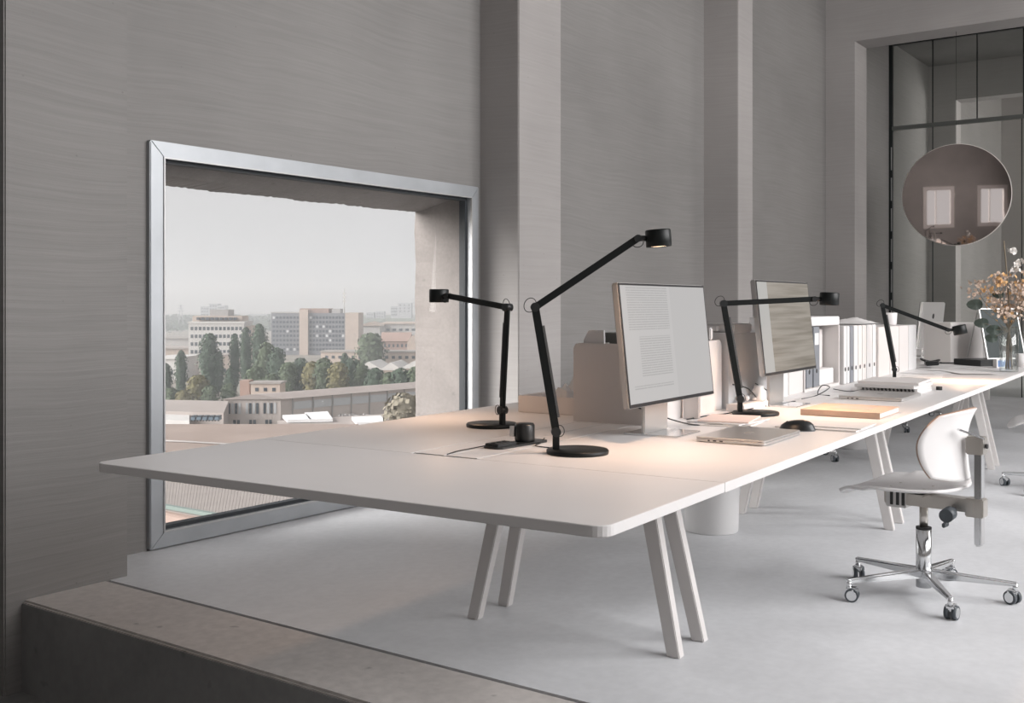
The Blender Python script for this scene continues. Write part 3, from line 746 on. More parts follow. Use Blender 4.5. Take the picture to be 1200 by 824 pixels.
# trinkets by the level lamp
tk = thing('glass_trinket', 'small clear glass jar of bits behind the level lamp', 'jar', W(2.30, .545, TH+.0285), TA)
M_CLEAR = mat('clear_plastic', (.75, .72, .70), .12, 0, .6)
mb = MB(); mb.lathe([(.0005, 0), (.022, 0), (.026, .008), (.026, .04), (.018, .05), (.018, .058), (.0005, .06)], n=20); mb.build('body', M_CLEAR, tk)
for k in range(4):
    mb = MB(); mb.lathe([(.0005, -.012), (.009, -.008), (.012, 0), (.009, .008), (.0005, .012)], (-.05+.03*k, .03-.02*(k % 2), .012), n=12); mb.build('bead', M_CLEAR, tk)
tbox('low_box', 'flat pale box behind the base of the level lamp', 'box', 2.10, 2.365, .53, .60, .028, M_WHITE)
tbox('black_strip', 'thin black ruler lying on white paper beyond the level lamp', 'ruler', 2.47, 2.62, .50, .515, .006, M_BLACK2, z=TH+.0)

# ================================================================ LAPTOPS, BOOKS AND PAPER
def laptop(label, a0, a1, i0, i1, h=.016, z=TH, rz=0.0):
    o = thing('laptop', label, 'laptop', W((a0+a1)/2, (i0+i1)/2, z), TA+rz, 'closed silver laptops')
    x, y = (a1-a0)/2, (i1-i0)/2
    MB().prism(rrect(-x, x, -y, y, .010, 5), .0015, h*.62).build('base', M_SILVER, o, bevel=.001, seg=1)
    MB().prism(rrect(-x, x, -y, y, .010, 5), h*.66, h).build('lid', M_SILVER, o, bevel=.001, seg=1)
    MB().box(-x+.01, x-.01, -y+.01, y-.01, 0, h*.67).build('gap', M_DARK, o)
    m_ = MB(); m_.lathe([(.0005, h+.0006), (.013, h+.0006), (.014, h)], n=20); m_.build('logo', mat('logo_grey', (.30, .29, .29), .3), o)
    for k, w in ((0, .006), (1, .010), (2, .010)):
        MB().box(-x-.0006, -x+.001, y-.045-.02*k, y-.045-.02*k+w, h*.25, h*.5).build('port', M_DARK, o)
    return o
laptop('closed silver laptop at the bench edge before the document monitor', 1.215, 1.535, .135, .345)
laptop('closed silver laptop at the foot of the paper pile', 2.86, 3.20, .135, .40)
mo = thing('mouse', 'black computer mouse beside the near laptop', 'mouse', W(1.655, .185, TH), TA+R(8))
mb = MB(); vs = []; n = 16
for u in range(n+1):
    for v in range(n+1):
        a_, b_ = 2*u/n-1, 2*v/n-1
        x_, y_ = a_*math.sqrt(1-b_*b_/2), b_*math.sqrt(1-a_*a_/2)
        rr = min(1, math.hypot(x_, y_)); vs.append((x_*.033, y_*.057, .003+.030*(max(0, 1-rr**2.6))**.55*(1-.18*y_)))
fs = [(u*(n+1)+v, (u+1)*(n+1)+v, (u+1)*(n+1)+v+1, u*(n+1)+v+1) for u in range(n) for v in range(n)]
mb.add(vs, fs, True); mb.build('shell', M_BLACK2, mo)
MB().prism([(.032*math.cos(t), .056*math.sin(t)) for t in [k*2*math.pi/24 for k in range(24)]], 0, .0035).build('sole', M_RUB, mo)
MB().cyl((-.003, .030, .0225), (.003, .030, .0225), .006, n=14).build('scroll_wheel', M_RUB, mo)
def book(label, a0, a1, i0, i1, h, cover, z=TH, rz=0.0, spine='-x', name='book'):
    o = thing(name, label, 'book', W((a0+a1)/2, (i0+i1)/2, z), TA+rz, 'books and pads on the bench')
    x, y = (a1-a0)/2, (i1-i0)/2; c = min(.003, h*.2)
    MB().box(-x, x, -y, y, 0, c).build('back_cover', cover, o); MB().box(-x, x, -y, y, h-c, h).build('front_cover', cover, o)
    MB().box(-x, -x+c, -y, y, c, h-c).build('spine', cover, o)
    MB().box(-x+c, x-.004, -y+.003, y-.003, c, h-c).build('pages', M_PAPER, o)
    return o
bk = book('thick book with kraft brown cover lying near the bench edge', 2.125, 2.41, .045, .325, .022, M_BROWN)
MB().box(-.05, .08, -.08, .06, .0222, .0228).build('cover_print', mat('grey_print', (.42, .34, .31), .7), bk)
pd = thing('paper_pad', 'thin white pad of paper by the black mouse', 'paper pad', W(1.80, .15, TH), TA)
MB().box(-.11, .11, -.14, .12, 0, .005).build('sheets', M_PAPER, pd); MB().box(-.07, .115, -.145, .07, .0052, .0085).build('top_sheets', M_PAPER, pd)
def sheet(label, a, i, w, l, m, z=0.0, rz=0.0, h=.0012):
    o = MB().box(-l/2, l/2, -w/2, w/2, 0, h).build('paper_sheet', m); put(o, W(a, i, TH+z), TA+rz); return tag(o, label, 'paper', 'loose papers on the bench')
sheet('white sheet lowest in the pile before the level lamp', 1.74, .45, .20, .25, M_PAPER, 0, R(6), .004)
sheet('pale sheet in the middle of the pile before the level lamp', 1.76, .455, .19, .24, M_WHITE2, .0042, R(-5), .004)
sheet('pink folder on top of the pile before the level lamp', 1.78, .46, .17, .23, M_PINK, .0084, R(10), .004)
sheet('white sheet between the level lamp and the kraft book', 2.52, .42, .19, .26, M_PAPER, 0, R(12))
sheet('second white sheet overlapping toward the open shelf', 2.66, .45, .16, .26, M_WHITE2, .0014, R(-10))
sheet('long white sheet in front of the open shelf', 2.92, .50, .12, .35, M_PAPER, 0, R(3))
pile = [('lowest book of the paper pile behind the far laptop', .012, M_WHITE2, 0, 0), ('spiral book with dark edge in the paper pile', .014, M_PAPER, .01, R(2)),
        ('third white book of the paper pile', .014, M_PAPER, .0, R(-2)), ('top white book of the paper pile', .012, M_WHITE, .012, R(3))]
zz = TH
for k, (lb, h, m, off, rz) in enumerate(pile):
    b_ = book(lb, 3.225+off, 3.575+off, .165, .425, h, m, z=zz, rz=rz); zz += h+.0005
    if k == 1:
        for q in range(14):
            MB().cyl((-.178, -.115+.0165*q, .003), (-.178, -.108+.0165*q, .011), .0045, n=8).build('spiral_ring', M_DARK, b_)
m_ = MB(); m_.cyl((0, 0, 0), (0, 0, .016), .014, n=16); tag(put(m_.build('bottle_cap', M_DARK), W(3.60, .14, TH)), 'small black cap beside the paper pile', 'cap')
for k, (a, i, w, l, r, lb) in enumerate([(4.55, .42, .21, .30, 9, 'white sheet under the farthest lamp arm'), (4.9, .45, .21, .30, -14, 'white sheet left of the white carton, nearer'), (5.3, .40, .25, .35, 6, 'large white sheet in the middle of the far bench'),
                                      (5.55, .48, .21, .30, -20, 'white sheet before the big white carton'), (5.0, .25, .21, .30, 30, 'white sheet turned askew on the far bench')]):
    sheet(lb, a, i, w, l, (M_PAPER, M_WHITE2)[k % 2], .0013*k, R(r))

# ================================================================ FAR END OF THE BENCH
bx = tbox('carton', 'big square white carton at the far end of the bench', 'carton', 6.17, 6.44, .44, .72, .275, mat('bright_white_card', (.82, .79, .77), .6), rz=R(-40))
im = thing('desktop_computer', 'silver all-in-one computer seen from behind, left of the big carton', 'computer', W(6.85, .86, TH), TA+R(-8))
MB().box(-.10, .10, -.09, .10, 0, .006).build('foot', M_SILVER, im, bevel=.002)
M = Matrix.Translation((0, 0, .05)) @ Matrix.Rotation(R(6), 4, 'X')
p = MB().box(-.235, .235, -.012, .012, .02, .37).build('housing', M_SILVER, im, bevel=.006); p.matrix_local = M
p2 = MB().box(-.236, .236, .0122, .0135, .10, .365).build('screen', M_BEZEL, p)
m_ = MB(); m_.cyl((0, -.0135, .265), (0, -.0118, .265), .020, n=20); m_.build('logo', M_DARK, p)
MB().bar((0, .02, .006), (0, -.02, .22), .16, .010, (1,0,0)).build('stand', M_SILVER, im)
# dark screen leaning on a rear strut
td = thing('tilted_display', 'dark leaning display with thin silver frame behind the dried flowers', 'display', W(5.98, .30, TH+.041), TA+R(-40))
M = Matrix.Rotation(R(-14), 4, 'X')
p = MB().box(-.005, .29, -.006, .006, 0, .335).build('panel', mat('dark_glass', (.035, .045, .045), .35, 0, .2), td); p.matrix_local = M
for x0, x1, a_, b_ in ((-.013, -.005, 0, .343), (.29, .298, 0, .343), (-.013, .298, .335, .343), (-.013, .298, -.006, .002)):
    q_ = MB().box(x0, x1, -.008, .008, a_, b_).build('frame_bar', M_SILVER, td); q_.matrix_local = M
MB().bar((-.009, .085, .335), (-.009, .19, .0), .006, .006).build('rear_strut', M_SILVER, td)
tbox('keyboard_case', 'black case under the leaning display', 'case', 5.80, 6.16, .17, .42, .04, M_BLACK2, rz=R(-40))
sb = thing('picture_card_box', 'small white box with a blue picture beside the vase', 'box', W(5.70, .17, TH), TA+R(-50))
MB().box(-.055, .055, -.02, .02, 0, .055).build('body', M_PAPER, sb); MB().box(-.045, .045, -.0215, -.0198, .008, .047).build('blue_picture', mat('blue_print', (.10, .22, .48), .5), sb)
cu = MB(); cu.lathe([(.0005, 0), (.026, 0), (.036, .085), (.033, .085), (.024, .006), (.0005, .005)], n=24)
tag(put(cu.build('paper_cup', M_PAPER), W(5.86, .085, TH)), 'white paper cup behind the glass vase', 'cup')
cable('tangle of black cable at the foot of the silver computer', [W(5.75, .62, TH+.003), W(5.85, .58, TH+.03), W(5.95, .66, TH+.015), W(5.85, .70, TH+.035), W(5.78, .62, TH+.012), W(6.0, .60, TH+.006)], .006)
cable('black cable lying in front of the big carton', [W(5.95, .62, TH+.004), W(6.05, .52, TH+.004), W(6.1, .45, TH+.006), W(6.12, .38, TH+.004)], .005)
tag(put(MB().box(-.05, .06, -.04, .04, 0, .03).build('charger', M_BLACK2, None, .006), W(5.70, .60, TH), R(20)), 'black charger block by the end of the carton row', 'charger')
# vase of dried flowers
vs_ = thing('flower_vase', 'clear glass vase with beige and orange dried flowers', 'vase', W(5.27, .075, TH), 0)
M_VASE = glass_mat('vase_glass', (.90, .91, .90), .09)
mb = MB(); mb.lathe([(.0005, .0), (.048, 0), (.052, .006), (.053, .14), (.055, .27), (.052, .27), (.050, .14), (.048, .014), (.0005, .012)], n=36); mb.build('glass', M_VASE, vs_)
M_STEM = mat('dry_stem', (.16, .13, .09), .8); M_BEIGE = mat('beige_blossom', (.60, .47, .38), .9, noise_amt=.3, noise_scale=60); M_ORANGE = mat('orange_blossom', (.62, .38, .18), .9)
M_DLEAF = mat('dark_leaf', (.03, .045, .035), .6); M_WBL = mat('white_blossom', (.80, .77, .74), .9)
rnd = random.Random(11)
def blossoms(center, spread, count, size):
    mb = MB()
    for k in range(count):
        c = Vector(center) + Vector((rnd.gauss(0, spread), rnd.gauss(0, spread), rnd.gauss(0, spread*1.2)))
        n = Vector((rnd.uniform(-1,1), rnd.uniform(-1,1), rnd.uniform(-.4,1))).normalized(); t = n.orthogonal().normalized(); b = n.cross(t); s = size*rnd.uniform(.6, 1.3)
        ring = [c + (t*math.cos(q*2*math.pi/5)+b*math.sin(q*2*math.pi/5))*s + n*s*.35 for q in range(5)]
        mb.add([c]+ring, [(0, 1+q, 1+(q+1) % 5) for q in range(5)])
    return mb
cr_ = C(1, 0)-C(0, 0); ca_ = C(0, 1)-C(0, 0)           # right and ahead, as plain directions for spreading the stems
for k in range(20):
    ang = rnd.uniform(0, 2*math.pi); sp_ = rnd.uniform(.03, .19); hh = rnd.uniform(.36, .56)
    tip = Vector((math.cos(ang)*sp_, math.sin(ang)*sp_, hh))
    st = MB().tube(spline([(math.cos(ang+2)*.02, math.sin(ang+2)*.02, .016), (0, 0, .25), tuple(tip*.72+Vector((0,0,.05))), tuple(tip)], 5), .0016, 5).build('stem', M_STEM, vs_)
    bo = blossoms(tip, .030, 34, .011).build('blossoms', M_ORANGE if k % 4 == 0 else M_BEIGE, st); bo['kind'] = 'stuff'
tipb = Vector(cr_*-.03) + Vector((0, 0, .78))
br = MB().tube(spline([(0, 0, .016), (.0, 0, .4), tuple(tipb)], 6), .004, 6).build('branch', M_STEM, vs_)
for (dx, dz) in ((.03, .60), (.025, .72), (.05, .64)):
    bo = blossoms(Vector(cr_*dx)+Vector((0, 0, dz)), .012, 12, .014).build('blossoms', M_WBL, vs_)
for (dx, dz, s) in ((-.20, .40, .055), (-.16, .29, .05), (-.09, .25, .05), (-.06, .46, .04), (-.10, .20, .045)):
    c = Vector(cr_*dx)+Vector((0, 0, dz)); mb = MB(); out = []
    for q in range(12):
        t = q*2*math.pi/12; out.append(c + cr_*(s*math.cos(t)*.9) + Vector((0,0,1))*(s*.6*math.sin(t)) + ca_*(.012*math.cos(2*t)))
    MB().tube(spline([(0, 0, .24), tuple(c*.6+Vector((0,0,.10))), tuple(c)], 5), .0014, 5).build('stem', M_STEM, vs_)
    mb.add([c+ca_*-.006]+out, [(0, 1+q, 1+(q+1) % 12) for q in range(12)]); mb.build('leaf', M_DLEAF, vs_)
# ================================================================ CHAIRS
def grid_shell(fn, n=20, k=.82):
    vs = []
    for u in range(n+1):
        for v in range(n+1):
            a_, b_ = 2*u/n-1, 2*v/n-1
            x_, y_ = a_*math.sqrt(1-k*b_*b_/2), b_*math.sqrt(1-k*a_*a_/2)
            vs.append(fn(x_, y_))
    return MB().add(vs, [(u*(n+1)+v, (u+1)*(n+1)+v, (u+1)*(n+1)+v+1, u*(n+1)+v+1) for u in range(n) for v in range(n)], True)
def shell_obj(name, mb, thick, parent, m, medge):
    o = mb.build(name, m, parent); o.data.materials.append(medge)
    s = o.modifiers.new('thickness', 'SOLIDIFY'); s.thickness = thick; s.offset = -1; s.material_offset_rim = 1; s.use_even_offset = False
    return o
def make_chair(label):
    o = thing('task_chair', label, 'chair', (0,0,0), 0, 'white plywood task chairs around the bench')
    def seat(x, y):
        w = .252*(1-.14*max(0, -y)); X = x*w; Y = .068 + y*.225
        z = .440 - .020*(1-min(1, x*x))*(1-y*y)*1.0 - (.055*max(0, (y-.55)/.45)**2.0) + .010*x*x*(y < .3) + .012*max(0, -y-.4)
        return (X, Y, z)
    shell_obj('seat', grid_shell(seat, 20, .62), .011, o, M_PLY, M_PLY)
    def back(x, y):
        w = .225*(1-.20*max(0, y)**1.5)
        X = x*w; Z = .607 + y*.138
        return (X, -.165 + .095*x*x - .03*max(0, y)**2 + .012*(1-y*y), Z)
    shell_obj('backrest', grid_shell(back, 20, .6), .011, o, M_PLY, M_PLYEDGE)
    for x, y in ((-.05, .11), (.05, .11), (-.05, -.02), (.05, -.02)):
        MB().cyl((x, y, .4245), (x, y, .4262), .006, n=10).build('seat_screw', M_BAREL, o)
    # height-adjustable back post in a square sleeve
    MB().box(-.024, .024, -.222, -.196, .225, .640).build('back_post', M_CHROME, o, bevel=.006)
    cl = MB().box(-.030, .030, -.230, -.166, .572, .640).build('back_clamp', M_BAREL, o, bevel=.005)
    MB().bar((-.020, -.23, .635), (-.10, -.165, .672), .016, .007).build('clamp_lever', M_CHROME, cl)
    MB().cyl((0, -.232, .605), (0, -.240, .605), .009, n=12).build('clamp_bolt', M_DARK, cl)
    # seat mechanism
    mc = MB().box(-.034, .034, -.20, .145, .352, .402).build('mechanism', M_BAREL, o, bevel=.003)
    MB().box(-.040, .040, .055, .135, .340, .412).build('front_housing', M_SILVER, mc, bevel=.003)
    for y in (.066, .088, .112):
        MB().box(-.0415, -.0395, y-.006, y+.006, .35, .40).build('slot', M_DARK, mc)
    MB().box(-.026, .026, .10, .14, .395, .404).build('seat_mount', M_DARK, mc); MB().box(-.10, .10, -.03, .02, .402, .409).build('seat_plate', M_BAREL, mc)
    MB().box(-.030, .030, -.232, -.165, .335, .405).build('post_sleeve', M_BAREL, mc, bevel=.004)
    MB().cyl((-.034, -.125, .355), (-.078, -.125, .350), .013, n=16).build('knob_shaft', M_RUB, mc)
    MB().cyl((-.070, -.125, .350), (-.118, -.125, .345), .026, n=20).build('knob', M_RUB, mc)
    MB().cyl((.034, -.18, .37), (.065, -.18, .37), .020, n=16).build('knob', M_DARK, mc)
    MB().cyl((-.02, -.09, .352), (-.02, -.09, .300), .007, n=12).build('wing_screw', M_CHROME, mc); MB().box(-.045, .005, -.096, -.084, .284, .302).build('wing_nut', M_RUB, mc, bevel=.003)
    # column and star base
    col = MB().cyl((0,0,.27), (0,0,.355), .016, n=20).build('gas_column', M_BAREL, o)
    MB().cyl((0,0,.262), (0,0,.270), .0295, n=24).build('column_collar', M_DARK, col)
    MB().cyl((0,0,.035), (0,0,.264), .029, n=28).build('column_tube', M_CHROME, o)
    for k in range(5):
        t = R(72*k); d = Vector((math.cos(t), math.sin(t), 0))
        s = Vector((-math.sin(t), math.cos(t), 0)); mb = MB()
        p, q = d*.018+Vector((0,0,.098)), d*.335+Vector((0,0,.078))
        c0 = [(-.019,-.026),(.019,-.026),(.019,.010),(-.019,.010)]; c1 = [(-.011,-.010),(.011,-.010),(.011,.007),(-.011,.007)]
        mb.hexa([p+s*a+Vector((0,0,b)) for a,b in c0], [q+s*a+Vector((0,0,b)) for a,b in c1])
        mb.build('base_arm', M_CHROME, o, bevel=.006, seg=3, fix=True)
        e = d*.325; w = MB().cyl(e+Vector((0,0,.048)), e+Vector((0,0,.082)), .010, n=14).build('caster', M_CHROME, o)
        rv = Vector((math.cos(t+.9), math.sin(t+.9), 0)); off = Vector((-rv.y, rv.x, 0))*.012; e2 = e + off
        for sg in (-1, 1):
            MB().cyl(e2+rv*(sg*.006)+Vector((0,0,.0255)), e2+rv*(sg*.021)+Vector((0,0,.0255)), .0255, n=20).build('wheel', M_RUB, w)
            MB().cyl(e2+rv*(sg*.021)+Vector((0,0,.0255)), e2+rv*(sg*.0225)+Vector((0,0,.0255)), .019, n=18).build('wheel_cap', M_CHROME, w)
        MB().box(e2.x-.020, e2.x+.020, e2.y-.020, e2.y+.020, .030, .055).build('hood', M_CHROME, w, bevel=.006)
    return o
ch = make_chair('white plywood task chair pulled up to the right of the bench')
put(ch, W(2.70, .02, 0), TA + R(-8))
spots = [((5.62, -.16), R(10), 'white task chair at the right edge of the picture, mostly cut off'),
         ((6.15, 1.66), R(188), 'task chair on the window side, one caster under the middle of the bench'),
         ((8.35, 1.62), R(175), 'task chair on the window side further back, hidden by the binders'),
         ((9.55, 1.60), R(184), 'farthest task chair on the window side of the bench')]
for (a, i), rz, lb in spots:
    c = copy_tree(ch); put(c, W(a, i, 0), TA+rz); c['label'] = lb

# ================================================================ BINS under the bench
def bin_(label, a, i, r, h):
    o = thing('waste_bin', label, 'bin', W(a, i, 0), 0, 'white round bins under the bench')
    mb = MB(); mb.lathe([(.0005, 0), (r*.9, 0), (r*.92, .006), (r, h), (r-.004, h), (r*.9, .012), (.0005, .01)], n=40); mb.build('body', M_WHITE2, o)
    mb = MB(); mb.lathe([(r, h-.004), (r+.005, h), (r+.005, h+.006), (r-.005, h+.006)], n=40); mb.build('rim', M_WHITE2, o)
bin_('white round bin behind the nearest right trestle', 3.40, 1.19, .145, .40)
bin_('white round bin deeper under the bench beside the second trestle', 6.97, 1.46, .165, .36)
# ================================================================ THE TOWN OUTSIDE
GZ = -27.0
rnd = random.Random(5)
def rough(name, col, amt=.2, sc_=.3): return mat(name, col, .9, 0, .2, noise_amt=amt, noise_scale=sc_)
M_GROUND = rough('town_ground', (.34, .31, .27), .35, .03)
M_ROOFP = rough('pale_flat_roof', (.42, .37, .345), .15, .05)
M_ROOFG = rough('grey_roof', (.36, .33, .31), .15, .08)
M_BWHITE = rough('white_render', (.62, .60, .58), .1, .2)
M_BBEIGE = rough('beige_render', (.52, .43, .37), .1, .2)
M_BGREY = rough('grey_render', (.42, .40, .39), .1, .2)
M_BDARK = rough('dark_office_cladding', (.21, .215, .235), .15, .3)
M_BBRICK = rough('dull_brick', (.38, .27, .23), .15, .2)
M_WIND = mat('far_window', (.05, .065, .08), .25)
M_WINL = mat('far_window_blind', (.55, .56, .57), .4)
M_FARB = rough('far_tower', (.45, .46, .48), .1, .05)
M_LEAFD = rough('dark_green_leaf', (.095, .135, .095), .45, .4)
M_LEAFM = rough('mid_green_leaf', (.125, .16, .10), .45, .4)
M_LEAFY = rough('yellow_green_leaf', (.22, .20, .10), .45, .4)
M_TRUNK = rough('bark', (.16, .13, .11), .2, 2)
gm = MB().box(-2500, 2500, 30, 4500, GZ-1, GZ).build('floor_town_ground', M_GROUND); struct(gm, 'hazy flat ground of the town below', 'ground')

def frame_at(px, d, z=GZ):           # origin on the ground under a point, local X to the right, local Y away
    o = C((px-600)/1260*d, d, z); return o, R(36-90)
def zy(py, d): return EYE.z-(py-357)/1260*d
def block(name, label, px0, px1, ytop, d, depth, m, rz=0.0, cat='building', z=GZ, group=None):
    """A building whose front runs between two directions at distance d; returns its root and its size."""
    w = (px1-px0)/1260*d; h = zy(ytop, d)-z
    o, r = frame_at(px0, d, z)
    t = thing(name, label, cat, o, r+rz, group)
    MB().box(0, w, 0, depth, 0, h).build('walls', m, t)
    return t, w, h
def windows(t, w, h, cols, rows, x0, x1, z0, z1, ww, wh, m=M_WIND, y=-.08, lit=0.0):
    me = None
    for r_ in range(rows):
        for c in range(cols):
            x = x0+(x1-x0)*(c+.5)/cols; z = z0+(z1-z0)*(r_+.5)/rows
            mm = M_WINL if rnd.random() < lit else m
            key = mm.name
            if me is None: me = {}
            if key not in me:
                o = MB().box(-ww/2, ww/2, y, .05, -wh/2, wh/2).build('window', mm, t); me[key] = o.data
            else:
                o = bpy.data.objects.new('window', me[key]); COL.objects.link(o); o.parent = t
            o.location = (x, 0, z)

# white institute building
t, w, h = block('office_building', 'white four-storey building left of the dark tower block', 221, 285, 379, 470, 22, M_BWHITE, R(4))
MB().box(-.3, w+.3, -.4, 22, h, h+.8).build('parapet', M_BWHITE, t); MB().box(1, w-1.5, 3, 20, h+.8, h+3.2).build('top_floor', M_BBEIGE, t); MB().box(w*.35, w*.68, 4, 18, h+3.2, h+6).build('plant_room', M_BGREY, t)
windows(t, w, h, 13, 5, .6, w-.6, h-17.5, h-.6, 1.15, 1.5)
windows(t, w, h, 9, 1, 3, w-3, h+1.1, h+2.9, 1.2, 1.1, y=2.9)
t, w, h = block('annex_building', 'narrow pale annex right of the white building', 288, 295, 382, 475, 16, M_BBEIGE, R(4))
windows(t, w, h, 2, 4, .3, w-.3, h-14, h-1, .9, 1.5)
# low white sheds on the left
t, w, h = block('warehouse', 'low grey warehouse under the wood on the left', 176, 222, 397, 620, 30, M_BGREY, R(-3)); MB().box(-1, w+1, -1, 31, h, h+.7).build('roof', M_ROOFG, t); windows(t, w, h, 6, 1, 1, w-1, 2, 5, 2, 1.4)
t, w, h = block('warehouse', 'long beige warehouse behind the poplars', 176, 262, 409, 520, 24, M_BBEIGE, R(2)); MB().box(-1, w+1, -1, 25, h, h+.7).build('roof', M_ROOFP, t); windows(t, w, h, 9, 1, 1, w-1, .8, 3.6, 1.6, 1.6)
t, w, h = block('warehouse', 'white shed with flat roof at the far left', 176, 207, 421, 400, 26, M_BWHITE, R(-2)); MB().box(-.6, w+.6, -.6, 26, h, h+.5).build('roof', M_BWHITE, t); windows(t, w, h, 4, 1, 1, w-1, 1.5, 4, 1.5, 1.5)
t, w, h = block('warehouse', 'beige shed between the poplars', 250, 275, 417, 420, 14, M_BBEIGE, R(6)); MB().box(-.4, w+.4, -.4, 14, h, h+.5).build('roof', M_ROOFP, t); windows(t, w, h, 3, 1, .5, w-.5, 1.2, 3.6, 1.4, 1.5)
# dark office block: two wings, pale stair tower, pale gable end
t, w, h = block('tower_block', 'dark grey office block with pale stair tower and mast', 318, 352, 367, 600, 18, M_BDARK, R(0))
D = 600/1260
windows(t, w, h, 8, 8, .4, w-.4, h-21.5, h-1.2, 1.3, 1.3, M_WIND, -.1, .10)
MB().box(-.2, w, -.25, 18, h, h+.6).build('parapet', M_BGREY, t)
x0, x1 = (352-318)*D, (362-318)*D; MB().box(x0, x1, -3, 18, 0, zy(363, 600)-GZ).build('stair_tower', M_BBEIGE, t)
x2 = (405-318)*D; hm = zy(367, 600)-GZ
MB().box(x1, x2, -1.2, 18, 0, hm).build('main_wing', M_BDARK, t); MB().box(x0-.5, (385-318)*D, 1, 14, hm, hm+2.6).build('roof_storey', M_BBRICK, t); MB().box((388-318)*D, (398-318)*D, 2, 12, hm, hm+2.4).build('roof_box', M_BGREY, t)
windows(t, w, h, 11, 8, x1+.3, x2-.3, hm-21.5, hm-1.2, 1.25, 1.4, M_WIND, -1.3, .10)
MB().box(x2, (420.5-318)*D, -1.6, 18, 0, hm+.2).build('gable_end', M_BBEIGE, t)
mx_ = (403.5-318)*D; MB().cyl((mx_, 0, hm-10), (mx_, 0, zy(338, 600)-GZ), .45, .15, 8).build('mast', M_BGREY, t)
for k in range(3): MB().box(mx_-.9, mx_+.9, -.2, .2, hm+6+2.2*k, hm+7.2+2.2*k).build('antenna', M_BWHITE, t)
# right-hand sheds
t, w, h = block('factory_hall', 'white factory hall with shallow roof right of the tower block', 421, 445, 382, 640, 40, M_BWHITE, R(3)); MB().hexa([(-1,-1,h),(w+1,-1,h),(w+1,41,h),(-1,41,h)], [(w*.5,-1,h+2.2),(w*.52,-1,h+2.2),(w*.52,41,h+2.2),(w*.5,41,h+2.2)]).build('roof', M_BBEIGE, t); windows(t, w, h, 5, 1, 1, w-1, 6, 9, 1.8, 1.6)
t, w, h = block('factory_hall', 'wide white factory hall at the right window edge', 449, 505, 380, 680, 40, M_BWHITE, R(2)); MB().box(-1, w+1, -1, 41, h, h+1).build('roof', M_BBEIGE, t); MB().box(5, w, -2, 2, h-8, h-6.6).build('canopy', M_BGREY, t); windows(t, w, h, 7, 1, 1, w-1, h-5, h-2, 2.2, 1.4)
t, w, h = block('brick_house', 'brown roofed brick house before the factory halls', 447, 480, 400, 520, 14, M_BBRICK, R(2)); MB().hexa([(-.5,-.5,h),(w+.5,-.5,h),(w+.5,14.5,h),(-.5,14.5,h)], [(-.5,6.8,h+4.2),(w+.5,6.8,h+4.2),(w+.5,7.2,h+4.2),(-.5,7.2,h+4.2)]).build('roof', M_BBRICK, t); windows(t, w, h, 6, 1, .6, w-.6, h-3.4, h-.8, 1, 1.5)
t, w, h = block('gabled_hall', 'beige hall with rounded gable at the right window edge', 477, 502, 404, 470, 20, M_BBEIGE, R(0)); 
out = [(w*.5+w*.5*math.cos(R(q)), h+4.5*math.sin(R(q))) for q in range(0, 181, 15)]; n = len(out)
MB().add([(x, -.05, z) for x, z in out]+[(x, 20, z) for x, z in out], [tuple(reversed(range(n))), tuple(n+k for k in range(n))]+[(k, (k+1) % n, n+(k+1) % n, n+k) for k in range(n)]).build('gable', M_BBEIGE, t, fix=True)
t, w, h = block('factory_wing', 'long low pale wing in front of the tower block', 376, 492, 413, 440, 12, M_BBEIGE, R(-3)); MB().box(-.4, w+.4, -.4, 12.4, h, h+.6).build('roof', M_ROOFG, t); windows(t, w, h, 14, 1, 1, w-1, h-3, h-.9, 1.3, 1.2)
for k, (a0, a1, yt, d) in enumerate(((418, 448, 425, 370), (446, 472, 426, 360), (470, 506, 424, 350))):
    t, w, h = block('saw_tooth_shed', ('white saw-tooth shed, left of three behind the trees', 'white saw-tooth shed, middle of three behind the trees', 'white saw-tooth shed, right of three behind the trees')[k], a0, a1, yt+8, d, 18, M_BBEIGE, R(-6), group='white saw-tooth sheds')
    MB().hexa([(-.3,-.3,h),(w+.3,-.3,h),(w+.3,18,h),(-.3,18,h)], [(w*.45,-.3,h+2.6),(w*.5,-.3,h+2.6),(w*.5,18,h+2.6),(w*.45,18,h+2.6)]).build('roof', M_BWHITE, t)
# far towers and pylons on the skyline
for (a0, a1, yt, lb) in ((235, 244.8, 359, 'left slab of the far housing towers above the wood'), (245, 254.8, 356, 'tallest slab of the far housing towers above the wood'), (255, 263, 358, 'right slab of the far housing towers above the wood'),
                         (429, 438, 366, 'far pale tower just right of the dark block'), (440, 450, 365, 'second far pale tower right of the dark block'), (458, 465.8, 359, 'left stepped tower of the far right cluster'), (466, 482, 355, 'tall stepped tower of the far right cluster'), (290, 316, 368, 'far low slab behind the annex')):
    t, w, h = block('apartment_tower', lb, a0, a1, yt, 1500, 20, M_FARB, group='far housing towers'); windows(t, w, h, 3, 3, .5, w-.5, h-14, h-1, 2.4, 2.2)
def pylon(px, ytop, d, label):
    o, r = frame_at(px, d); t = thing('pylon', label, 'pylon', o, r, 'power pylons on the skyline'); h = zy(ytop, d)-GZ
    for sx in (-1, 1): MB().bar((sx*3, 0, 0), (sx*.4, 0, h), .7, .7).build('leg', M_FARB, t)
    for q in (.72, .84, .95): MB().bar((-7+q*4, 0, h*q), (7-q*4, 0, h*q), .6, .6).build('cross_arm', M_FARB, t)
pylon(212, 357, 1300, 'slim power pylon on the skyline at the left')
pylon(487, 349, 1300, 'slim power pylon on the skyline at the right')

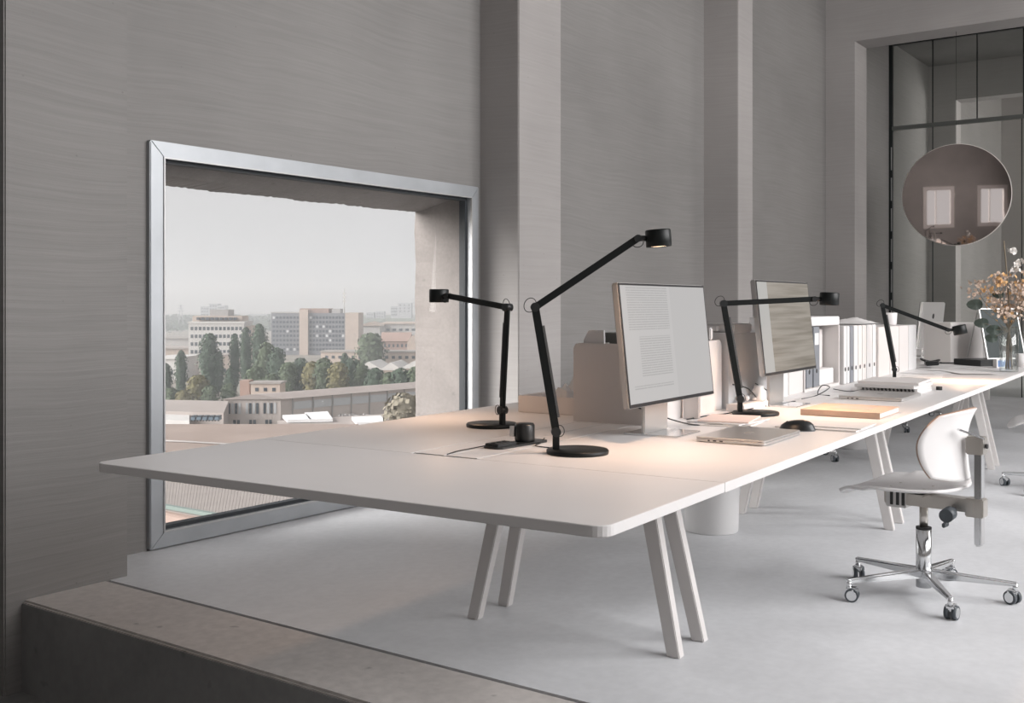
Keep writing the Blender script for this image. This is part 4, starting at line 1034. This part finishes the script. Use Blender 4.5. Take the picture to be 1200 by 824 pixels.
# trees
def crown(mb, c, rx, rz, count, size, pw=1.0):
    for k in range(count):
        th = rnd.uniform(0, 2*math.pi); z = rnd.uniform(-1, 1); rr = math.sqrt(max(0, 1-z*z))**pw * rnd.uniform(.72, 1.18)
        bump = 1+.18*noise.noise(Vector((math.cos(th)*2+c[0], math.sin(th)*2, z*4)))
        p = Vector((c[0]+rx*rr*math.cos(th)*bump, c[1]+rx*rr*math.sin(th)*bump, c[2]+rz*z))
        n = Vector((math.cos(th)+rnd.uniform(-.6,.6), math.sin(th)+rnd.uniform(-.6,.6), .5+rnd.uniform(-.6,.6))).normalized(); t = n.orthogonal().normalized(); b = n.cross(t); s = size*rnd.uniform(.5, 1.2)
        mb.add([p+t*s, p+b*s, p-t*s, p-b*s], [(0,1,2,3)])
def core(mb, c, rx, rz, pw=1.0):
    prof = []
    for k in range(9):
        z = -1+2*k/8; prof.append((max(.01, rx*.80*math.sqrt(max(0, 1-z*z))**pw), rz*z*.95))
    mb.lathe(prof, c, 10)
TREE_N = 0
def tree(name, label, px, ytop, d, width, m, pw=1.0, base=None, group=None, count=420):
    zb = GZ if base is None else base
    o, r = frame_at(px, d, zb); h = zy(ytop, d)-zb; t = thing(name, label, 'tree', o, r, group)
    rx = width/2/1260*d; mb = MB(); core(mb, (0,0,h*.55), rx, h*.45, pw); crown(mb, (0,0,h*.55), rx, h*.45, count, rx*.11+.10, pw); mb.build('crown', m, t)
    MB().cyl((0,0,0), (0,0,h*.5), .3, .15, 8).build('trunk', M_TRUNK, t)
for px, yt, w, d, lb in ((245, 391, 24, 330, 'tallest poplar in front of the white building'), (256, 412, 14, 330, 'poplar half behind the tallest one, to its right'), (212, 411, 14, 320, 'slim poplar left of the tallest one'), (194, 426, 15, 310, 'small poplar at the left edge of the window'),
                         (275, 391, 13, 335, 'slim poplar at the right end of the white building'), (288, 384, 15, 345, 'tall poplar before the annex'), (304, 380, 20, 360, 'broad poplar between annex and dark block')):
    tree('poplar', lb, px, yt, d, w, M_LEAFD, .75, None, 'poplars before the white building', 1000)
mids = [(232, 440, 26, 290, M_LEAFY), (246, 452, 18, 285, M_LEAFM), (214, 458, 16, 282, M_LEAFY), (200, 455, 18, 285, M_LEAFM), (268, 450, 18, 290, M_LEAFM), (270, 432, 14, 320, M_LEAFD), (312, 402, 26, 330, M_LEAFM), (325, 408, 22, 325, M_LEAFD),
        (338, 425, 22, 320, M_LEAFM), (352, 420, 22, 325, M_LEAFD), (366, 424, 24, 318, M_LEAFY), (380, 420, 24, 315, M_LEAFM), (396, 425, 24, 312, M_LEAFY), (404, 414, 12, 330, M_LEAFD), (412, 420, 22, 330, M_LEAFD), (424, 427, 20, 322, M_LEAFM),
        (440, 432, 24, 305, M_LEAFD), (456, 437, 22, 300, M_LEAFM), (470, 432, 26, 300, M_LEAFD), (488, 430, 26, 300, M_LEAFM), (300, 430, 26, 300, M_LEAFM), (318, 438, 22, 295, M_LEAFM), (435, 391, 34, 430, M_LEAFM), (330, 455, 18, 280, M_LEAFM)]
mids.sort(key=lambda q: q[0])
ORD = 'first second third fourth fifth sixth seventh eighth ninth tenth eleventh twelfth thirteenth fourteenth fifteenth sixteenth seventeenth eighteenth nineteenth twentieth twenty-first twenty-second twenty-third twenty-fourth'.split()
for k, (px, yt, w, d, m) in enumerate(mids):
    kind = 'yellowing' if m is M_LEAFY else ('dark green' if m is M_LEAFD else 'green')
    tree('broadleaf_tree', '%s bushy tree, %s from the left in the tree belt' % (kind, ORD[k]), px, yt, d, w, m, .7, None, 'tree belt across the town', 700)
# wooded hill on the left and hazy wood along the skyline: nobody could count these crowns
fo = MB()
for k in range(420):
    px = rnd.uniform(165, 345); d = rnd.uniform(1000, 1500); yy = 369+28*((1500-d)/500)
    p = C((px-600)/1260*d, d, zy(yy, d)); crown(fo, (p.x, p.y, p.z-6), 9, 7, 34, 2.6)
f_ = tag(fo.build('wood', M_LEAFD), 'wooded hillside on the skyline at the left', 'wood'); f_['kind'] = 'stuff'
fo = MB()
for k in range(420):
    px = rnd.uniform(300, 520); d = rnd.uniform(1300, 1900); yy = 371+10*((1900-d)/600)
    p = C((px-600)/1260*d, d, zy(yy, d)); crown(fo, (p.x, p.y, p.z-7), 11, 8, 26, 3.2)
f_ = tag(fo.build('wood', M_LEAFM), 'hazy wood along the skyline at the right', 'wood'); f_['kind'] = 'stuff'
struct(MB().hexa([C(-1400, 1480, GZ), C(700, 1480, GZ), C(900, 2300, GZ), C(-1800, 2300, GZ)], [C(-1400, 1500, zy(372, 1500)), C(700, 1500, zy(374, 1500)), C(900, 2300, zy(369, 2300)), C(-1800, 2300, zy(369, 2300))]).build('floor_far_hill', M_LEAFM), 'low far hill closing the skyline', 'hill')

# long low hall with gable front
def gz(py, d): return zy(py, d)
hall = thing('workshop_hall', 'long low workshop hall with flat roof and glazed gable front', 'building', C((262-600)/1260*225, 225, gz(501, 225)), R(36-90)+R(5))
HW = 66/1260*225; HH = gz(468, 225)-gz(501, 225); HL = 100
s_ = Vector((1.0, 0, 0)); lng = Vector((math.sin(R(46)), math.cos(R(46)), 0))*HL      # the side runs off to the right and away
b0, b1 = Vector((0,0,0)), Vector((HW,0,0)); 
M_HALL = rough('hall_render', (.62, .55, .51), .1, .3)
MB().hexa([b0, b1, b1+lng, b0+lng], [b0+Vector((0,0,HH)), b1+Vector((0,0,HH)), b1+lng+Vector((0,0,HH)), b0+lng+Vector((0,0,HH))]).build('walls', M_HALL, hall)
e_ = Vector((-.5,-.6,HH)); up = Vector((0,0,.5)); rid = Vector((HW*.45,0,HH+1.0))
M_HROOF = rough('hall_roof', (.43, .375, .35), .12, .15)
rb = [b0+Vector((-.6,-.6,HH)), b1+Vector((.6,-.6,HH)), b1+lng+Vector((.6,0,HH)), b0+lng+Vector((-.6,0,HH))]
MB().hexa(rb, [rb[0]+Vector((HW*.5,0,1.0)), rb[1]+Vector((-HW*.45,0,1.0)), rb[2]+Vector((-HW*.45,0,1.0)), rb[3]+Vector((HW*.5,0,1.0))]).build('roof', M_HROOF, hall)
for k in range(3):
    for j in range(4):
        x = .9+HW*.31*k+.72*j
        MB().box(x, x+.5, -.12, .05, HH*.48, HH*.86).build('window', M_WINL if (j+k) % 2 else M_WIND, hall)
for k in range(3):
    for j in range(2):
        x = 2.0+HW*.28*k+.8*j; MB().box(x, x+.55, -.1, .05, HH*.04, HH*.26).build('window', M_WIND, hall)
sd = lng.normalized(); nrm = Vector((sd.y, -sd.x, 0))
for k in range(18):
    p = b1 + sd*(3+5.4*k) + nrm*.12; MB().bar(p, p+Vector((0,0,HH)), .35, .25).build('pilaster', M_BGREY, hall)
for k in range(17):
    p = b1 + sd*(5.7+5.4*k) + nrm*.1 + Vector((0,0,HH*.72)); MB().bar(p-sd*2.4, p+sd*2.4, .12, HH*.28, tuple(nrm)).build('window_band', M_WINL, hall)
block('brick_hut', 'small dull brick hut behind the workshop hall', 281, 292, 446, 255, 4, M_BBRICK)
t, w, h = block('flat_hut', 'low beige flat-roofed hut behind the workshop hall', 294, 328, 450, 250, 6, M_BBEIGE); MB().box(-.3, w+.3, -.3, 6.3, h, h+.4).build('roof', M_ROOFG, t)
windows(t, w, h, 3, 1, .4, w-.4, h-2, h-.6, .8, .8)
p = b0+lng*.62+Vector((2, 0, 0)); MB().hexa([p+Vector((0,0,HH)), p+Vector((26,0,HH)), p+Vector((34,10,HH)), p+Vector((8,10,HH))], [p+Vector((0,0,HH+2)), p+Vector((26,0,HH+2)), p+Vector((34,10,HH+2)), p+Vector((8,10,HH+2))]).build('roof_plant_room', M_ROOFP, hall)

# near yards and roofs
def slab(name, label, pts, z, th, m, cat='roof'):
    """A flat roof given by its corners (px, y) seen at height z."""
    def P(px, py): d = (EYE.z-z)*1260/(py-357); return C((px-600)/1260*d, d, z)
    q = [P(*p) for p in pts]; dn = Vector((0,0,-th))
    t = thing(name, label, cat, (0,0,0))
    MB().hexa([v+dn for v in q], q).build('deck', m, t, fix=True); return t, P
t, P = slab('flat_roof', 'pale flat roof before the workshop hall at the left', [(170, 481), (262, 484), (268, 470), (170, 468)], -19, 5, M_ROOFP)
t, P = slab('yard_wall', 'long white yard wall at the left', [(192, 492), (222, 493), (222, 483), (192, 482)], -19.6, 4, M_BWHITE, 'wall')
for k in range(5):
    px = 226+7*k; d = 190; o, r = frame_at(px, d, zy(494, d)); t = thing('parked_van', ('first', 'second', 'third', 'fourth', 'fifth')[k]+' blue-grey parked van from the left beside the workshop hall', 'van', o, r, 'parked vans by the hall')
    mv = mat('van_blue', (.16, .21, .26), .4); MB().box(-.45, .42, 0, 1.8, .15, .75).build('body', mv, t, bevel=.1); MB().box(-.30, .42, .1, 1.7, .75, 1.0).build('cab', M_WIND, t)
    for x in (-.3, .3): MB().cyl((x, -.02, .15), (x, .2, .15), .14, n=10).build('wheel', M_DARK, t)
t, P = slab('flat_roof', 'low flat roof with grey edge right of the hall gable', [(325, 505), (500, 498), (470, 484), (325, 493)], -18.5, 3, M_ROOFP)
for k, (a0, a1, y0, y1) in enumerate(((337, 365, 492, 485), (363, 390, 491.5, 482), (418, 452, 495, 487))):
    slab('skylight', ('white skylight, left one on the low flat roof', 'white skylight, second on the low flat roof', 'white skylight beside the bare tree')[k], [(a0, y0), (a1, y0-.6), (a1-6, y1), (a0-6, y1+1.5)], -17.9, .5, mat('white_polycarbonate', (.85, .85, .85), .4), 'skylight')
hp = MB()
for k in range(90):
    d = 195; px = rnd.uniform(398, 436); p = at(px, 491-rnd.uniform(0, 3), d); crown(hp, p, .5, .3, 8, .35)
h_ = tag(hp.build('rubble_heap', M_BGREY), 'grey rubble heap beside the skylights', 'rubble'); h_['kind'] = 'stuff'
tree('bare_tree', 'pale thin-leaved tree close to the window edge at the right', 474, 462, 150, 46, rough('pale_dry_leaf', (.32, .29, .23), .3, .5), .6, zy(515, 150), None, 420)
# big near roof: long corrugated panels, ridge flashing, gutter, terracotta roof below
zr = -12.0
def PZ(px, py, z): d = (EYE.z-z)*1260/(py-357); return C((px-600)/1260*d, d, z)
near = thing('near_roof', 'large brown-grey corrugated roof just below the window', 'roof', (0,0,0))
A_, B_, C_, D_ = PZ(150, 527, zr), PZ(420, 535, zr), PZ(420, 497, zr), PZ(150, 497, zr)
MB().hexa([v+Vector((0,0,-3)) for v in (A_,B_,C_,D_)], [A_,B_,C_,D_]).build('far_slope', rough('brown_roofing', (.36, .29, .255), .12, .2), near, fix=True)
MB().tube([PZ(150, 515, zr+.1), PZ(215, 517.5, zr+.1), PZ(420, 529, zr+.1)], .09, 6).build('ridge_flashing', M_BGREY, near)
A_, B_, C_, D_ = PZ(150, 584, zr), PZ(470, 640, zr), PZ(470, 540, zr), PZ(150, 530, zr)
M_CORR = rough('corrugated_sheet', (.36, .325, .305), .08, .8)
NS = 84
for k in range(NS):
    f0, f1 = k/NS, (k+.94)/NS
    q = [A_.lerp(B_, f0), A_.lerp(B_, f1), D_.lerp(C_, f1+.0), D_.lerp(C_, f0+.0)]
    MB().hexa([v+Vector((0,0,-.3)) for v in q], q).build('roof_sheet', M_CORR, near, fix=True)
MB().hexa([v+Vector((0,0,-2)) for v in (A_,B_,C_,D_)], [v+Vector((0,0,-.12)) for v in (A_,B_,C_,D_)]).build('under_deck', M_ROOFG, near, fix=True)
MB().bar(A_+Vector((0,0,-.1)), B_+Vector((0,0,-.1)), .35, .25).build('gutter', mat('pale_green_metal', (.20, .25, .23), .5), near)
q = [PZ(150, 594, zr-.6), PZ(470, 665, zr-.6), B_+Vector((0,0,-.4)), A_+Vector((0,0,-.4))]
MB().hexa([v+Vector((0,0,-2)) for v in q], q).build('eaves_ledge', rough('dull_pink_ledge', (.42, .32, .28), .1, .5), near, fix=True)
low = thing('terracotta_roof', 'orange terracotta roofs far below the sill', 'roof', (0,0,0))
zt = -16.0
def quad(name, pts, z, m, th=1.5):
    q = [PZ(px, py, z) for px, py in pts]; MB().hexa([v+Vector((0,0,-th)) for v in q], q).build(name, m, low, fix=True)
quad('tile_field', [(150, 640), (420, 700), (420, 640), (150, 596)], zt, rough('terracotta', (.52, .29, .20), .3, .5))
quad('tile_field', [(190, 624), (262, 618), (250, 606), (212, 611)], zt+.6, rough('orange_tiles', (.66, .38, .18), .2, .8), .5)
quad('dark_valley', [(178, 606), (300, 618), (290, 608), (178, 598)], zt+.2, M_BDARK, .3)
quad('dormer', [(183, 612), (190, 612), (190, 606), (183, 606)], zt+1.0, M_BGREY, .9)

# haze over the town
hv = bpy.data.materials.new('town_haze'); hv.use_nodes = True
N_, L_ = hv.node_tree.nodes, hv.node_tree.links; N_.clear()
vsc = N_.new('ShaderNodeVolumeScatter'); vsc.inputs['Color'].default_value = (.93, .95, .98, 1); vsc.inputs['Density'].default_value = .0008; vsc.inputs['Anisotropy'].default_value = .2
o_ = N_.new('ShaderNodeOutputMaterial'); L_.new(vsc.outputs[0], o_.inputs['Volume'])
hz_ = MB().box(-2400, 2400, 60, 4400, GZ-.5, 60).build('haze', hv); tag(hz_, 'thin pale haze lying over the town', 'haze'); hz_['kind'] = 'stuff'
